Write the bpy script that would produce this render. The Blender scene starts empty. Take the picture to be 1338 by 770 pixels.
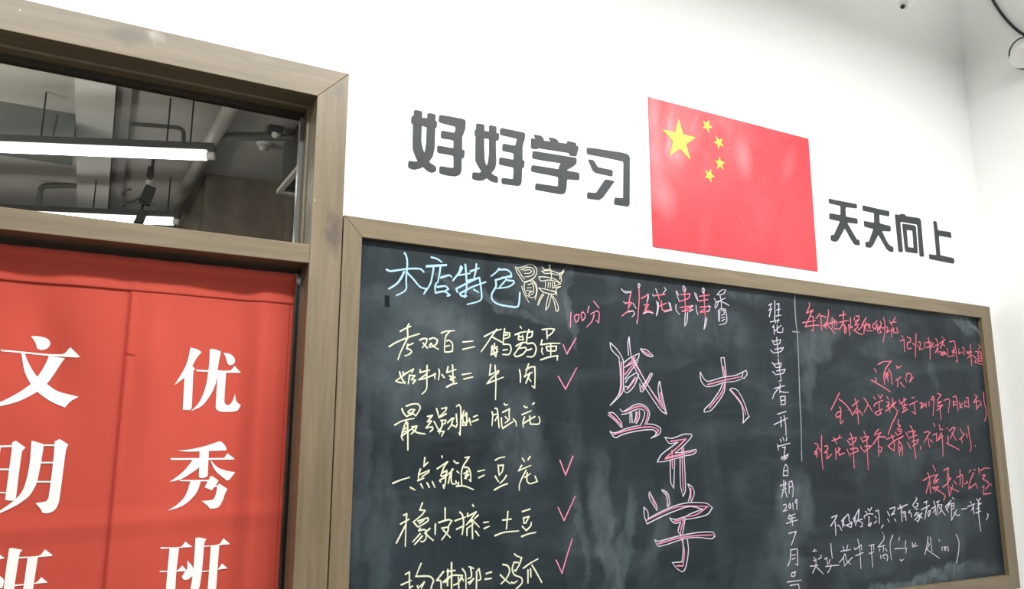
import bpy, bmesh, math, random
from mathutils import Vector, Matrix
from mathutils.geometry import tessellate_polygon
random.seed(7)
C = bpy.context.scene.collection
sc = bpy.context.scene

# ------------------------------------------------------------------ camera
CAM = Vector((0.0, -2.0, 1.5)); F = 1050.0
YAW, PITCH, ROLL = math.radians(28.8), math.radians(10.76), math.radians(0.12)
FW = Vector((math.sin(YAW)*math.cos(PITCH), math.cos(YAW)*math.cos(PITCH), math.sin(PITCH)))
_rt = Vector((math.cos(YAW), -math.sin(YAW), 0)); _up = _rt.cross(FW)
RT = _rt*math.cos(ROLL)+_up*math.sin(ROLL); UP = -_rt*math.sin(ROLL)+_up*math.cos(ROLL)
cd = bpy.data.cameras.new('camera'); cam = bpy.data.objects.new('camera', cd); C.objects.link(cam)
cam.matrix_world = Matrix(((RT.x, UP.x, -FW.x, CAM.x), (RT.y, UP.y, -FW.y, CAM.y), (RT.z, UP.z, -FW.z, CAM.z), (0, 0, 0, 1)))
cd.sensor_fit = 'HORIZONTAL'; cd.sensor_width = 36; cd.lens = F/1338*36; cd.clip_start = 0.02
sc.camera = cam

# ------------------------------------------------------------------ light and exposure
sc.view_settings.view_transform = 'Standard'; sc.view_settings.look = 'None'
sc.view_settings.gamma = 1; sc.view_settings.use_curve_mapping = False
sc.view_settings.exposure = 0.0
w = bpy.data.worlds.new('world'); sc.world = w; w.use_nodes = True
w.node_tree.nodes['Background'].inputs[0].default_value = (0.9, 0.95, 1, 1)
w.node_tree.nodes['Background'].inputs[1].default_value = 0.1
def area(name, loc, sx, sy, power, col=(1, 0.97, 0.92), rot=(0, 0, 0)):
    l = bpy.data.lights.new(name, 'AREA'); l.shape = 'RECTANGLE'; l.size = sx; l.size_y = sy; l.energy = power; l.color = col
    o = bpy.data.objects.new(name, l); o.location = loc; o.rotation_euler = rot; C.objects.link(o); return o
LP = 1.16
area('lamp_row_near', (1.0, -1.3, 3.22), 4.4, 0.14, 105*LP, (.99, 1, .98))
area('near_row_up_fill', (1.0, -1.3, 3.27), 4.4, 0.14, 38*LP, (.99, 1, .98), (math.pi, 0, 0))  # upward share of the near row, added to fill the upper walls
area('fill_row_far', (0.4, -5.35, 3.22), 5.6, 0.16, 190*LP, (.99, 1, .985))  # added unseen frontal fill, lights the lower board and softens shadows
area('back_room_fill_right', (1.5, 1.6, 2.6), .8, .8, 22, (1, .94, .87), (math.pi, 0, 0))  # added fill, brightens the right part of the back ceiling
area('back_room_fill', (-2.4, 3.0, 2.2), 1.5, 1.5, 105, (1, .93, .84), (math.pi, 0, 0))  # added fill aimed up, lifts the dim back room

# ------------------------------------------------------------------ helpers
def ray(px, py): return FW*F + RT*(px-669) + UP*(385-py)
def at(px, py, y):                       # the point of the upright plane at depth y that the photo shows there
    d = ray(px, py); return CAM + d*((y-CAM.y)/d.y)
def at_x(px, py, x):
    d = ray(px, py); return CAM + d*(x/d.x)
def at_z(px, py, z):
    d = ray(px, py); return CAM + d*((z-CAM.z)/d.z)
def props(o, label=None, cat=None, group=None, kind=None):
    if label: o['label'] = label
    if cat: o['category'] = cat
    if group: o['group'] = group
    if kind: o['kind'] = kind
    return o
def empty(name, loc=(0, 0, 0)):
    o = bpy.data.objects.new(name, None); o.empty_display_size = .1; o.location = loc; C.objects.link(o); return o
def origin_of(o):
    p = Vector((0, 0, 0))
    while o: p += o.location; o = o.parent
    return p
def link(name, bm, mat, parent=None, loc=None, smooth=False, bevel=0, bseg=2):
    """bm is in world coordinates; the object's origin goes to loc (or to its parent's)"""
    base = origin_of(parent) if parent else Vector((0, 0, 0))
    here = Vector(loc) if loc is not None else base
    bmesh.ops.translate(bm, verts=bm.verts, vec=-here)
    bmesh.ops.recalc_face_normals(bm, faces=bm.faces)
    me = bpy.data.meshes.new(name); bm.to_mesh(me); bm.free()
    if smooth:
        for p in me.polygons: p.use_smooth = True
    o = bpy.data.objects.new(name, me); C.objects.link(o)
    if parent: o.parent = parent
    o.location = here-base
    if mat: me.materials.append(mat)
    if bevel:
        m = o.modifiers.new('bevel', 'BEVEL'); m.width = bevel; m.segments = bseg; m.limit_method = 'ANGLE'
    return o
def add_box(bm, x0, x1, y0, y1, z0, z1):
    v = [bm.verts.new(p) for p in ((x0,y0,z0),(x1,y0,z0),(x1,y1,z0),(x0,y1,z0),(x0,y0,z1),(x1,y0,z1),(x1,y1,z1),(x0,y1,z1))]
    for f in ((0,1,2,3),(4,5,6,7),(0,1,5,4),(1,2,6,5),(2,3,7,6),(3,0,4,7)): bm.faces.new([v[i] for i in f])
def box(*a):
    bm = bmesh.new(); add_box(bm, *a); return bm
def add_prism(bm, poly, y0, y1, holes=()):      # poly of (x, z), front at y0, back at y1
    loops = [poly]+list(holes)
    flat = [p for l in loops for p in l]
    f = [bm.verts.new((p[0], y0, p[1])) for p in flat]; b = [bm.verts.new((p[0], y1, p[1])) for p in flat]
    for t in tessellate_polygon([[Vector((p[0], p[1], 0)) for p in l] for l in loops]):
        if len({t[0], t[1], t[2]}) < 3: continue
        try: bm.faces.new([f[i] for i in t]); bm.faces.new([b[i] for i in reversed(t)])
        except ValueError: pass
    k = 0
    for l in loops:
        n = len(l)
        for i in range(n):
            j = (i+1) % n
            try: bm.faces.new((f[k+i], f[k+j], b[k+j], b[k+i]))
            except ValueError: pass
        k += n
def prism(poly, y0, y1, holes=()):
    bm = bmesh.new(); add_prism(bm, poly, y0, y1, holes); return bm
def add_tube(bm, pts, r, n=10, caps=True):
    pts = [Vector(p) for p in pts]; rings = []; side = None
    for i, p in enumerate(pts):
        t = (pts[min(i+1, len(pts)-1)]-pts[max(i-1, 0)]).normalized()
        if side is None: side = t.cross(Vector((0, 0, 1)) if abs(t.z) < .9 else Vector((1, 0, 0))).normalized()
        side = (side - t*side.dot(t)).normalized(); u = t.cross(side)
        rr = r[i] if isinstance(r, (list, tuple)) else r
        rings.append([bm.verts.new(p+(side*math.cos(a)+u*math.sin(a))*rr) for a in [2*math.pi*k/n for k in range(n)]])
    for a, b in zip(rings, rings[1:]):
        for k in range(n): bm.faces.new((a[k], a[(k+1) % n], b[(k+1) % n], b[k]))
    if caps: bm.faces.new(rings[0][::-1]); bm.faces.new(rings[-1])
def tube(pts, r, n=10):
    bm = bmesh.new(); add_tube(bm, pts, r, n); return bm
def spline(pts, n=6):
    pts = [Vector(p) for p in pts]; out = []
    if len(pts) < 3: return pts
    for i in range(len(pts)-1):
        a, b = pts[i], pts[i+1]; m0 = (b-pts[i-1])*.5 if i else (b-a)*.6; m1 = (pts[i+2]-a)*.5 if i+2 < len(pts) else (b-a)*.6
        L = (b-a).length
        for m in (m0, m1):
            if m.length > L: m *= L/m.length
        for k in range(n):
            t = k/n; out.append(a*(2*t**3-3*t*t+1)+m0*(t**3-2*t*t+t)+b*(-2*t**3+3*t*t)+m1*(t**3-t*t))
    return out+[pts[-1]]

# ------------------------------------------------------------------ materials
def mat(name, col=(.8, .8, .8), rough=.5, spec=.5, metal=0):
    m = bpy.data.materials.new(name); m.use_nodes = True; b = m.node_tree.nodes['Principled BSDF']
    b.inputs['Base Color'].default_value = (*col, 1); b.inputs['Roughness'].default_value = rough
    b.inputs['Specular IOR Level'].default_value = spec; b.inputs['Metallic'].default_value = metal
    return m, m.node_tree, b
def nd(nt, typ, **kw):
    n = nt.nodes.new(typ)
    for k, v in kw.items():
        if k in n.inputs: n.inputs[k].default_value = v
        else: setattr(n, k, v)
    return n
def noise_col(nt, scale, mapping=(1, 1, 1), detail=6, rough=.6, dist=0.0, loc=(0, 0, 0), rot=(0, 0, 0)):
    tc = nd(nt, 'ShaderNodeTexCoord'); mp = nd(nt, 'ShaderNodeMapping'); mp.inputs['Scale'].default_value = mapping
    mp.inputs['Location'].default_value = loc; mp.inputs['Rotation'].default_value = rot
    nz = nd(nt, 'ShaderNodeTexNoise', Scale=scale, Detail=detail, Roughness=rough, Distortion=dist)
    nt.links.new(tc.outputs['Object'], mp.inputs['Vector']); nt.links.new(mp.outputs[0], nz.inputs['Vector']); return nz
def ramp(nt, src, stops):
    r = nd(nt, 'ShaderNodeValToRGB'); nt.links.new(src, r.inputs[0]); e = r.color_ramp.elements
    while len(e) < len(stops): e.new(.5)
    for k, (p, c) in enumerate(stops):
        e[k].position = p; e[k].color = (*c, 1) if isinstance(c, tuple) else (c, c, c, 1)
    return r
def mixc(nt, a, b, fac, mode='MIX'):
    m = nd(nt, 'ShaderNodeMix'); m.data_type = 'RGBA'; m.blend_type = mode
    for s, i in ((fac, 0), (a, 6), (b, 7)):
        if isinstance(s, (int, float)): m.inputs[i].default_value = s if i == 0 else (s, s, s, 1)
        elif isinstance(s, tuple): m.inputs[i].default_value = (*s, 1)
        else: nt.links.new(s, m.inputs[i])
    return m.outputs[2]
def bump(nt, b, src, strength=.2, dist=.002):
    n = nd(nt, 'ShaderNodeBump', Strength=strength, Distance=dist); nt.links.new(src, n.inputs['Height']); nt.links.new(n.outputs[0], b.inputs['Normal'])
def blob(nt, c, r, rot=0.0, power=1.0, vec=None):          # soft elliptical mark in object (x, z); a stain with a place of its own
    tc = nd(nt, 'ShaderNodeTexCoord'); mp = nd(nt, 'ShaderNodeMapping', vector_type='TEXTURE')
    mp.inputs['Location'].default_value = (c[0], 0, c[1]); mp.inputs['Rotation'].default_value = (0, -rot, 0)
    mp.inputs['Scale'].default_value = (r[0], 1e3, r[1])
    g = nd(nt, 'ShaderNodeTexGradient', gradient_type='SPHERICAL')
    nt.links.new(vec or tc.outputs['Object'], mp.inputs['Vector']); nt.links.new(mp.outputs[0], g.inputs['Vector'])
    if power == 1.0: return g.outputs['Fac']
    p = nd(nt, 'ShaderNodeMath', operation='POWER'); nt.links.new(g.outputs['Fac'], p.inputs[0]); p.inputs[1].default_value = power; return p.outputs[0]

WOOD = ((.0, (.096, .070, .037)), (.42, (.160, .119, .067)), (.62, (.198, .150, .088)), (1., (.275, .215, .135)))
def wood(name, axis, knots=(), stops=WOOD):
    m, nt, b = mat(name, rough=.36, spec=.6)
    s = [9, 9, 9]; s['xyz'.index(axis)] = .55
    grain = noise_col(nt, 6, tuple(s), 9, .62, .35)
    s2 = [60, 60, 60]; s2['xyz'.index(axis)] = 1.6
    fine = noise_col(nt, 4, tuple(s2), 4, .6)
    big = noise_col(nt, 2.2, (1, 1, 1), 3, .5)
    mx = nd(nt, 'ShaderNodeMath', operation='MULTIPLY_ADD'); nt.links.new(fine.outputs['Fac'], mx.inputs[0]); mx.inputs[1].default_value = .22
    nt.links.new(grain.outputs['Fac'], mx.inputs[2])
    ad = nd(nt, 'ShaderNodeMath', operation='MULTIPLY_ADD'); nt.links.new(big.outputs['Fac'], ad.inputs[0]); ad.inputs[1].default_value = .3
    nt.links.new(mx.outputs[0], ad.inputs[2])
    sb = nd(nt, 'ShaderNodeMath', operation='SUBTRACT'); nt.links.new(ad.outputs[0], sb.inputs[0]); sb.inputs[1].default_value = .26
    col = ramp(nt, sb.outputs[0], stops).outputs[0]
    for c, r, tone, amt in knots:
        wn = noise_col(nt, 22, (1, 1, 1), 3, .6); off = nd(nt, 'ShaderNodeVectorMath', operation='MULTIPLY_ADD'); nt.links.new(wn.outputs['Color'], off.inputs[0])
        off.inputs[1].default_value = (.06, 0, .06); off.inputs[2].default_value = (-.03, 0, -.03)
        tcw = nd(nt, 'ShaderNodeTexCoord'); wv = nd(nt, 'ShaderNodeVectorMath', operation='ADD'); nt.links.new(tcw.outputs['Object'], wv.inputs[0]); nt.links.new(off.outputs[0], wv.inputs[1])
        k = blob(nt, c, r, 0, 1.0, wv.outputs[0]); n2 = noise_col(nt, 26, (1, 1, 1), 4, .6, 1.2)
        mm = nd(nt, 'ShaderNodeMath', operation='MULTIPLY'); nt.links.new(k, mm.inputs[0]); nt.links.new(n2.outputs['Fac'], mm.inputs[1])
        m3 = nd(nt, 'ShaderNodeMath', operation='MULTIPLY', use_clamp=True); nt.links.new(mm.outputs[0], m3.inputs[0]); m3.inputs[1].default_value = amt
        col = mixc(nt, col, tone, m3.outputs[0])
    # small flecks of white paint
    tc = nd(nt, 'ShaderNodeTexCoord'); vo = nd(nt, 'ShaderNodeTexVoronoi', Scale=9.0); nt.links.new(tc.outputs['Object'], vo.inputs['Vector'])
    lt = nd(nt, 'ShaderNodeMath', operation='LESS_THAN'); nt.links.new(vo.outputs['Distance'], lt.inputs[0]); lt.inputs[1].default_value = .013
    col = mixc(nt, col, (.8, .78, .72), lt.outputs[0])
    nt.links.new(col, b.inputs['Base Color']); bump(nt, b, mx.outputs[0], .12)
    return m
def plaster(name, col, amp=.02, rough=.85):
    m, nt, b = mat(name, col, rough, .25)
    n = noise_col(nt, 1.6, (1, 1, 1), 5, .6)
    r = ramp(nt, n.outputs['Fac'], ((.3, tuple(c*(1-amp) for c in col)), (.7, tuple(min(1, c*(1+amp)) for c in col))))
    nt.links.new(r.outputs[0], b.inputs['Base Color']); f = noise_col(nt, 90, (1, 1, 1), 3); bump(nt, b, f.outputs['Fac'], .05)
    return m
def speckle(name, col, rough=.6, spec=.3, amp=.1, scale=40, metal=0):
    m, nt, b = mat(name, col, rough, spec, metal)
    n = noise_col(nt, scale, (1, 1, 1), 5, .6)
    r = ramp(nt, n.outputs['Fac'], ((.3, tuple(c*(1-amp) for c in col)), (.7, tuple(min(1, c*(1+amp)) for c in col))))
    nt.links.new(r.outputs[0], b.inputs['Base Color']); return m
def chalk_mat(name, col):
    m, nt, b = mat(name, col, .95, .05)
    n = noise_col(nt, 420, (1, 1, 1), 3, .7)
    r = ramp(nt, n.outputs['Fac'], ((.30, tuple(c*.45 for c in col)), (.50, col)))
    nt.links.new(r.outputs[0], b.inputs['Base Color']); return m
def emis(name, col, s):
    m, nt, b = mat(name, (0.9, .9, .9)); b.inputs['Emission Color'].default_value = (*col, 1); b.inputs['Emission Strength'].default_value = s; return m

M_wall = plaster('white_plaster', (.88, .885, .87))
M_ceil = plaster('ceiling_paint', (.62, .63, .6))
M_rear = plaster('rear_wall_grey', (.22, .21, .2))
M_floor = speckle('floor_screed', (.05, .048, .045), .5, .4, .15, 3)
M_woodx = wood('stained_pine_lengthwise', 'x')
M_woodz = wood('stained_pine_upright', 'z')

# ------------------------------------------------------------------ the room
T = -.03; XR = 3.455; DX0, DX1 = -.75, .5015; DZ = 2.402
bm = bmesh.new()
add_box(bm, DX1+.02, XR+.12, 0, .16, 0, 4.3); add_box(bm, -4, DX0-.02, 0, .16, 0, 4.3); add_box(bm, DX0-.02, DX1+.02, 0, .16, DZ+.02, 4.3)
props(link('wall_front', bm, M_wall, loc=(0, 0, 0)), 'white plastered wall carrying the door and the blackboard', kind='structure')
props(link('wall_right', box(XR, XR+.12, -6, 0, 0, 4.3), M_wall, loc=(XR, 0, 0)), 'white plastered side wall at the right end of the blackboard', kind='structure')
props(link('wall_left', box(-4.12, -4, -6, .16, 0, 4.3), M_wall, loc=(-4, 0, 0)), kind='structure')
props(link('wall_rear', box(-4.12, XR+.12, -6.12, -6, 0, 4.3), M_rear, loc=(0, -6, 0)), kind='structure')
props(link('floor', box(-4.12, XR+.12, -6.12, 9, -.1, 0), M_floor, loc=(0, 0, 0)), kind='structure')
props(link('ceiling', box(-4.12, XR+.12, -6.12, .16, 4.2, 4.3), M_ceil, loc=(0, 0, 4.2)), kind='structure')

# door surround: wide stained boards mitred at the corner, transom bar, linings
W = .0815; BTM, BTOP = 1.953, 2.0015
M_head = wood('stained_pine_head_board', 'x', (((.055, 2.452), (.055, .03), (.10, .072, .045), 3.2), ((.112, 2.468), (.022, .024), (.36, .33, .28), 1.6), ((.35, 2.47), (.04, .02), (.2, .16, .11), 2.0)))
M_post = wood('stained_pine_post', 'z', (((.566, 2.04), (.03, .075), (.085, .062, .04), 2.6), ((.555, 2.43), (.02, .03), (.12, .09, .06), 2.2)))
d = empty('door_1', (-.12, 0, 0)); props(d, 'brown stained timber door surround with a transom bar', kind='structure')
link('head_board', prism([(DX0-W, DZ+W), (DX1+W, DZ+W), (DX1, DZ), (DX0, DZ)], T, 0), M_head, d, loc=(0, 0, 0), bevel=.0015)
link('side_board', prism([(DX1+W, DZ+W), (DX1+W, 0), (DX1, 0), (DX1, DZ)], T, 0), M_post, d, loc=(0, 0, 0), bevel=.0015)
link('side_board', prism([(DX0-W, DZ+W), (DX0-W, 0), (DX0, 0), (DX0, DZ)], T, 0), M_woodz, d, loc=(0, 0, 0), bevel=.0015)
link('jamb', box(DX1, DX1+.02, 0, .052, 0, BTM+.01), M_woodz, d, loc=(0, 0, 0))
link('jamb', box(DX1, DX1+.02, 0, .16, BTM+.01, DZ), M_woodz, d, loc=(0, 0, 0))
link('rebate_shade_strip', box(DX1+.018, DX1+.02, .052, .16, 0, BTM+.01), speckle('rebate_shade_brown', (.03, .024, .018), .6, .3), d, loc=(0, 0, 0))  # dark sheet added to give the shaded gap behind the jamb
link('jamb', box(DX0-.02, DX0, 0, .16, 0, DZ), M_woodz, d, loc=(0, 0, 0))
link('head_lining', box(DX0-.02, DX1+.02, 0, .16, DZ, DZ+.02), M_woodx, d, loc=(0, 0, 0))
link('transom_bar', box(DX0, DX1-.0005, T-.001, .15, BTM, BTOP), M_woodx, d, loc=(0, 0, 0), bevel=.0015)

# transom window
gm = bpy.data.materials.new('window_glass'); gm.use_nodes = True; nt = gm.node_tree; nt.nodes.remove(nt.nodes['Principled BSDF'])
tr = nd(nt, 'ShaderNodeBsdfTransparent', Color=(.90, .91, .89, 1)); gl = nd(nt, 'ShaderNodeBsdfGlossy', Roughness=.02); fr = nd(nt, 'ShaderNodeFresnel', IOR=1.45)
mx = nd(nt, 'ShaderNodeMixShader'); nt.links.new(fr.outputs[0], mx.inputs[0]); nt.links.new(tr.outputs[0], mx.inputs[1]); nt.links.new(gl.outputs[0], mx.inputs[2])
nt.links.new(mx.outputs[0], nt.nodes['Material Output'].inputs[0])
wi = empty('window_1', (-.12, .12, BTOP)); props(wi, 'narrow glass transom above the red curtain, dark ceiling with strip lamps showing through', kind='structure')
link('pane', box(DX0, DX1, .118, .122, BTOP, DZ), gm, wi)
M_bead = speckle('bead_lit_edge', (.30, .25, .19), .4, .5, .15, 30); M_bead2 = speckle('sash_dark', (.06, .05, .038), .5, .4, .2, 30)  # bead toned lighter to paint in the edge catching light
link('glazing_bead', box(DX0, DX1, .047, .054, DZ-.004, DZ), M_bead, wi)
link('glazing_bead', box(DX1-.004, DX1, .047, .054, BTOP, DZ-.004), M_bead, wi)
link('sash_rail', box(DX0, DX1, .1, .117, DZ-.012, DZ), M_bead2, wi)
link('sash_stile', box(DX1-.01, DX1, .1, .117, BTOP, DZ-.012), speckle('sash_grey', (.2, .21, .2), .25, .6, .1, 20), wi)

# ------------------------------------------------------------------ blackboard
BY = -.012
def board_mat():
    m, nt, b = mat('slate_board', rough=.5, spec=.2)
    n1 = noise_col(nt, 1.7, (1, 1, 1.3), 7, .62, .6); n2 = noise_col(nt, 5, (.45, 1, 1.6), 6, .6, .8, rot=(0, .5, 0)); n3 = noise_col(nt, 3.0, (2.4, 1, .6), 5, .6, .5, loc=(3, 0, 1), rot=(0, -.35, 0))
    base = ramp(nt, n1.outputs['Fac'], ((.33, (.009, .014, .018)), (.72, (.023, .033, .041)))).outputs[0]
    dust = (.13, .16, .17)
    base = mixc(nt, base, dust, ramp(nt, n2.outputs['Fac'], ((.5, 0.), (.85, .30))).outputs[0])
    base = mixc(nt, base, dust, ramp(nt, n3.outputs['Fac'], ((.5, 0.), (.85, .22))).outputs[0])
    # wiped smears and clouds of chalk dust with ragged, streaky edges
    wn = noise_col(nt, 7, (1, 1, 1), 5, .6); tc = nd(nt, 'ShaderNodeTexCoord'); off = nd(nt, 'ShaderNodeVectorMath', operation='MULTIPLY_ADD')
    nt.links.new(wn.outputs['Color'], off.inputs[0]); off.inputs[1].default_value = (.16, 0, .16); off.inputs[2].default_value = (-.08, 0, -.08)
    wv = nd(nt, 'ShaderNodeVectorMath', operation='ADD'); nt.links.new(tc.outputs['Object'], wv.inputs[0]); nt.links.new(off.outputs[0], wv.inputs[1])
    tex = ramp(nt, noise_col(nt, 9, (1.6, 1, .8), 8, .7, .6, rot=(0, .4, 0)).outputs['Fac'], ((.30, .15), (.72, 1.))).outputs[0]
    for (px, py), r, rot, amt in SMEARS:
        p = at(px, py, BY); k = blob(nt, (p.x, p.z), r, rot, 1.0, wv.outputs[0])
        sm = nd(nt, 'ShaderNodeMapRange', interpolation_type='SMOOTHSTEP'); nt.links.new(k, sm.inputs[0]); sm.inputs[2].default_value = .55
        mm = nd(nt, 'ShaderNodeMath', operation='MULTIPLY'); nt.links.new(sm.outputs[0], mm.inputs[0]); nt.links.new(tex, mm.inputs[1])
        m3 = nd(nt, 'ShaderNodeMath', operation='MULTIPLY', use_clamp=True); nt.links.new(mm.outputs[0], m3.inputs[0]); m3.inputs[1].default_value = amt*.42
        base = mixc(nt, base, (.22, .265, .285), m3.outputs[0])
    nt.links.new(base, b.inputs['Base Color'])
    return m
SMEARS = [((560, 470), (.26, .16), .2, .55), ((640, 395), (.30, .020), -.28, .6), ((700, 380), (.18, .10), -.5, .5), ((745, 400), (.02, .16), .1, .7), ((520, 520), (.10, .12), 0, .4),
          ((560, 410), (.18, .06), -.3, .5), ((680, 560), (.10, .17), .25, .55), ((790, 690), (.05, .26), .12, .8), ((815, 720), (.035, .22), -.25, .7), ((760, 700), (.02, .2), .1, .5), ((860, 690), (.04, .2), -.35, .45),
          ((960, 370), (.22, .07), -.2, .6), ((930, 430), (.25, .10), .1, .4), ((1040, 660), (.10, .14), .4, .9), ((1030, 730), (.09, .16), .3, .5), ((1065, 455), (.12, .10), .2, .8), ((1085, 430), (.10, .07), -.2, .6), ((1055, 500), (.05, .08), 0, .6),
          ((1150, 455), (.16, .05), .2, .35), ((1240, 410), (.26, .035), -.35, .9), ((1270, 425), (.1, .018), -.75, 1.3), ((1220, 490), (.04, .08), .5, .5), ((1190, 600), (.14, .09), .6, .4), ((1245, 690), (.22, .12), .3, .5), ((1180, 765), (.5, .03), 0.1, 1.0), ((1230, 755), (.5, .045), .05, .6), ((1150, 735), (.3, .06), .1, .4),
          ((500, 700), (.05, .3), 0, .35), ((470, 600), (.03, .4), 0, .3)]
bx0, bx1, bz0, bz1 = .586, 3.400, .951, 2.091; ix0, ix1, iz0, iz1 = .6365, 3.3345, 1.006, 2.0378
bd = empty('blackboard', (1.99, 0, bz0)); props(bd, 'long blackboard in a brown wooden frame covered with coloured chalk writing', 'blackboard')
link('writing_surface', box(ix0-.01, ix1+.01, BY, -.001, iz0-.01, iz1+.01), board_mat(), bd, loc=(0, 0, 0))
def rail(name, poly, m): link(name, prism(poly, T, -.001), m, bd, loc=(0, 0, 0), bevel=.0015)
rail('top_rail', [(bx0, bz1), (bx1, bz1), (ix1, iz1), (ix0, iz1)], M_woodx)
rail('bottom_rail', [(bx0, bz0), (bx1, bz0), (ix1, iz0), (ix0, iz0)], M_woodx)
rail('left_stile', [(bx0, bz0), (bx0, bz1), (ix0, iz1), (ix0, iz0)], M_woodz)
rail('right_stile', [(bx1, bz0), (bx1, bz1), (ix1, iz1), (ix1, iz0)], M_woodz)

# ------------------------------------------------------------------ chalk writing
M_cream = chalk_mat('cream_chalk', (.80, .81, .59)); M_blue = chalk_mat('pale_blue_chalk', (.44, .68, .86)); M_ivory = chalk_mat('ivory_chalk', (.76, .71, .56))
M_red = chalk_mat('rose_chalk', (.78, .19, .26)); M_white = chalk_mat('white_chalk', (.68, .63, .74)); M_pink = chalk_mat('pink_chalk', (.80, .27, .39)); M_faint = chalk_mat('faint_chalk', (.30, .32, .33))
LAYER = [0]
def add_stroke(bm, pts, hw, y_base):
    """one chalk stroke: a thin raised ribbon with round ends lying on the board"""
    pieces = []; cur = [pts[0]]
    for i in range(1, len(pts)):
        cur.append(pts[i])
        if i+1 < len(pts):
            a = (pts[i]-pts[i-1]); c = (pts[i+1]-pts[i])
            if a.length > 1e-6 and c.length > 1e-6 and a.angle(c) > math.radians(75): pieces.append(cur); cur = [pts[i]]
    pieces.append(cur)
    for pc in pieces:
        pc = [p for k, p in enumerate(pc) if k == 0 or (p-pc[k-1]).length > 1e-5]
        if len(pc) < 2: continue
        LAYER[0] = (LAYER[0]+1) % 48; y = y_base-LAYER[0]*.000014      # later strokes lie on earlier ones
        q = spline([Vector((p.x, 0, p.y)) for p in pc], 5); n = len(q); left = []; right = []
        w0 = random.uniform(.85, 1.0); w1 = random.uniform(.55, .85)
        for i, p in enumerate(q):
            t = (q[min(i+1, n-1)]-q[max(i-1, 0)]).normalized(); nn = Vector((-t.z, 0, t.x))
            h = hw*(w0+(w1-w0)*i/(n-1))*random.uniform(.95, 1.05); left.append(p+nn*h); right.append(p-nn*h)
        def cap(p, t, h): 
            nn = Vector((-t.z, 0, t.x)); return [p+nn*h*math.cos(a)+t*h*math.sin(a) for a in (math.pi/4, math.pi/2, 3*math.pi/4)]
        t1 = (q[-1]-q[-2]).normalized(); t0 = (q[0]-q[1]).normalized()
        outline = left+cap(q[-1], t1, hw*w1)+right[::-1]+cap(q[0], t0, hw*w0)
        f = [bm.verts.new((p.x, y, p.z)) for p in outline]; bk = [bm.verts.new((p.x, BY-.00005, p.z)) for p in outline]
        L = len(left)
        for i in range(L-1): bm.faces.new((f[i], f[i+1], f[2*L+2-i-1], f[2*L+2-i]))
        bm.faces.new((f[L-1], f[L], f[L+1], f[L+2], f[L+3])); bm.faces.new((f[2*L+2], f[2*L+3], f[2*L+4], f[2*L+5], f[0]))
        m_ = len(f)
        for i in range(m_): bm.faces.new((f[i], f[(i+1) % m_], bk[(i+1) % m_], bk[i]))
def chalk(name, m, mm, crops, label=None, parent=None, lift=.0005):
    if label and '|' in label:                 # one part for each phrase of the line
        stem, words = label.split(':')
        for crop, wd in zip(crops, words.split('|')): chalk(name, m, mm, [crop], stem+' '+wd, parent, lift)
        return
    bm = bmesh.new()
    for reg, Wd, text in crops:
        s = (reg[2]-reg[0])/Wd
        for chunk in text.split(';'):
            q = [tuple(float(v) for v in p.split(',')) for p in chunk.split()]
            if len(q) < 2: continue
            pts = []
            for x, y in q:
                p = at(reg[0]+x*s, reg[1]+y*s, BY); pts.append(Vector((p.x, p.z)))
            add_stroke(bm, pts, mm*.0005, BY-lift)
    o = link(name, bm, m, parent or bd, loc=(0, 0, 0))
    if label: o['label'] = label
    return o
chalk('chalk_heading', M_blue, 6.0, [((500,325,600,415), 856, "245,50 265,90 275,160 270,240 262,350 265,440 240,480 155,525;42,235 85,252 180,240 300,225 420,228 460,262;240,260 205,330 155,395 70,450;280,275 345,345 420,430 490,450;545,98 600,112 660,150;490,195 600,188 712,182;490,203 712,190;570,205 555,300 530,400 460,508;490,450 465,500;645,205 635,280 615,380;650,325 745,298 770,318;600,385 585,430 590,495 690,480 750,520 722,530;610,430 700,420 735,452 690,480"),
 ((585,335,685,415), 962, "165,125 140,205 65,305;165,125 180,150 135,240 280,215;220,105 232,250 235,400 210,520;105,410 230,345 390,270;105,410 120,450;360,100 350,190 330,270;285,190 395,150;250,310 395,270;150,470 300,390 475,325;150,470 175,500 235,500;395,270 410,350 425,530 380,570 245,605;330,420 385,455;645,155 610,200 545,250;640,170 740,170 795,215 800,260 680,265;600,300 720,265 800,240;600,300 605,380 555,470 560,550 640,605 800,635 885,625 905,460;720,270 745,300 825,310 830,340 760,385 620,405;720,310 650,390")], 'pale blue chalk heading 本店特色')
chalk('chalk_dish_name', M_ivory, 2.9, [((665,335,745,415), 770, "78,135 100,200 145,270 180,320 240,310 315,270 350,190 320,125 260,100 200,125 130,145 80,140;110,160 160,245 195,290;150,170 230,140 300,155 315,210 270,250 200,260;180,180 260,170 285,190 250,215 190,215;195,335 190,400 215,480 230,510;210,330 265,310 320,350 345,430 325,510 270,520 235,495;240,360 290,340 310,400 300,470 260,490;230,400 280,395;225,430 290,440 250,470 255,500;160,375 190,470 250,580;290,295 340,350 355,430 330,545;415,130 440,165 500,170;410,185 450,215 530,215 620,235 690,190;430,185 520,180 640,215 695,165;500,110 525,180 535,270 525,300;520,110 500,170;690,190 655,250 660,310 640,330;640,215 640,290;375,260 400,310 500,300 600,320 650,345 560,380;375,260 470,262 580,290 650,345;460,320 455,400;495,330 490,400;520,330 520,400;545,330 545,400 650,380;570,330 580,380;375,400 430,450 560,480 600,450 530,430;375,400 480,420 600,460;650,380 590,420 600,490;425,470 380,540 360,615 375,600 400,540 440,480;500,480 470,600 460,680 500,620 530,490;530,490 570,580 590,690 615,690 620,640 590,560 550,500")], 'ivory outlined chalk characters 冒菜')
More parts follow.
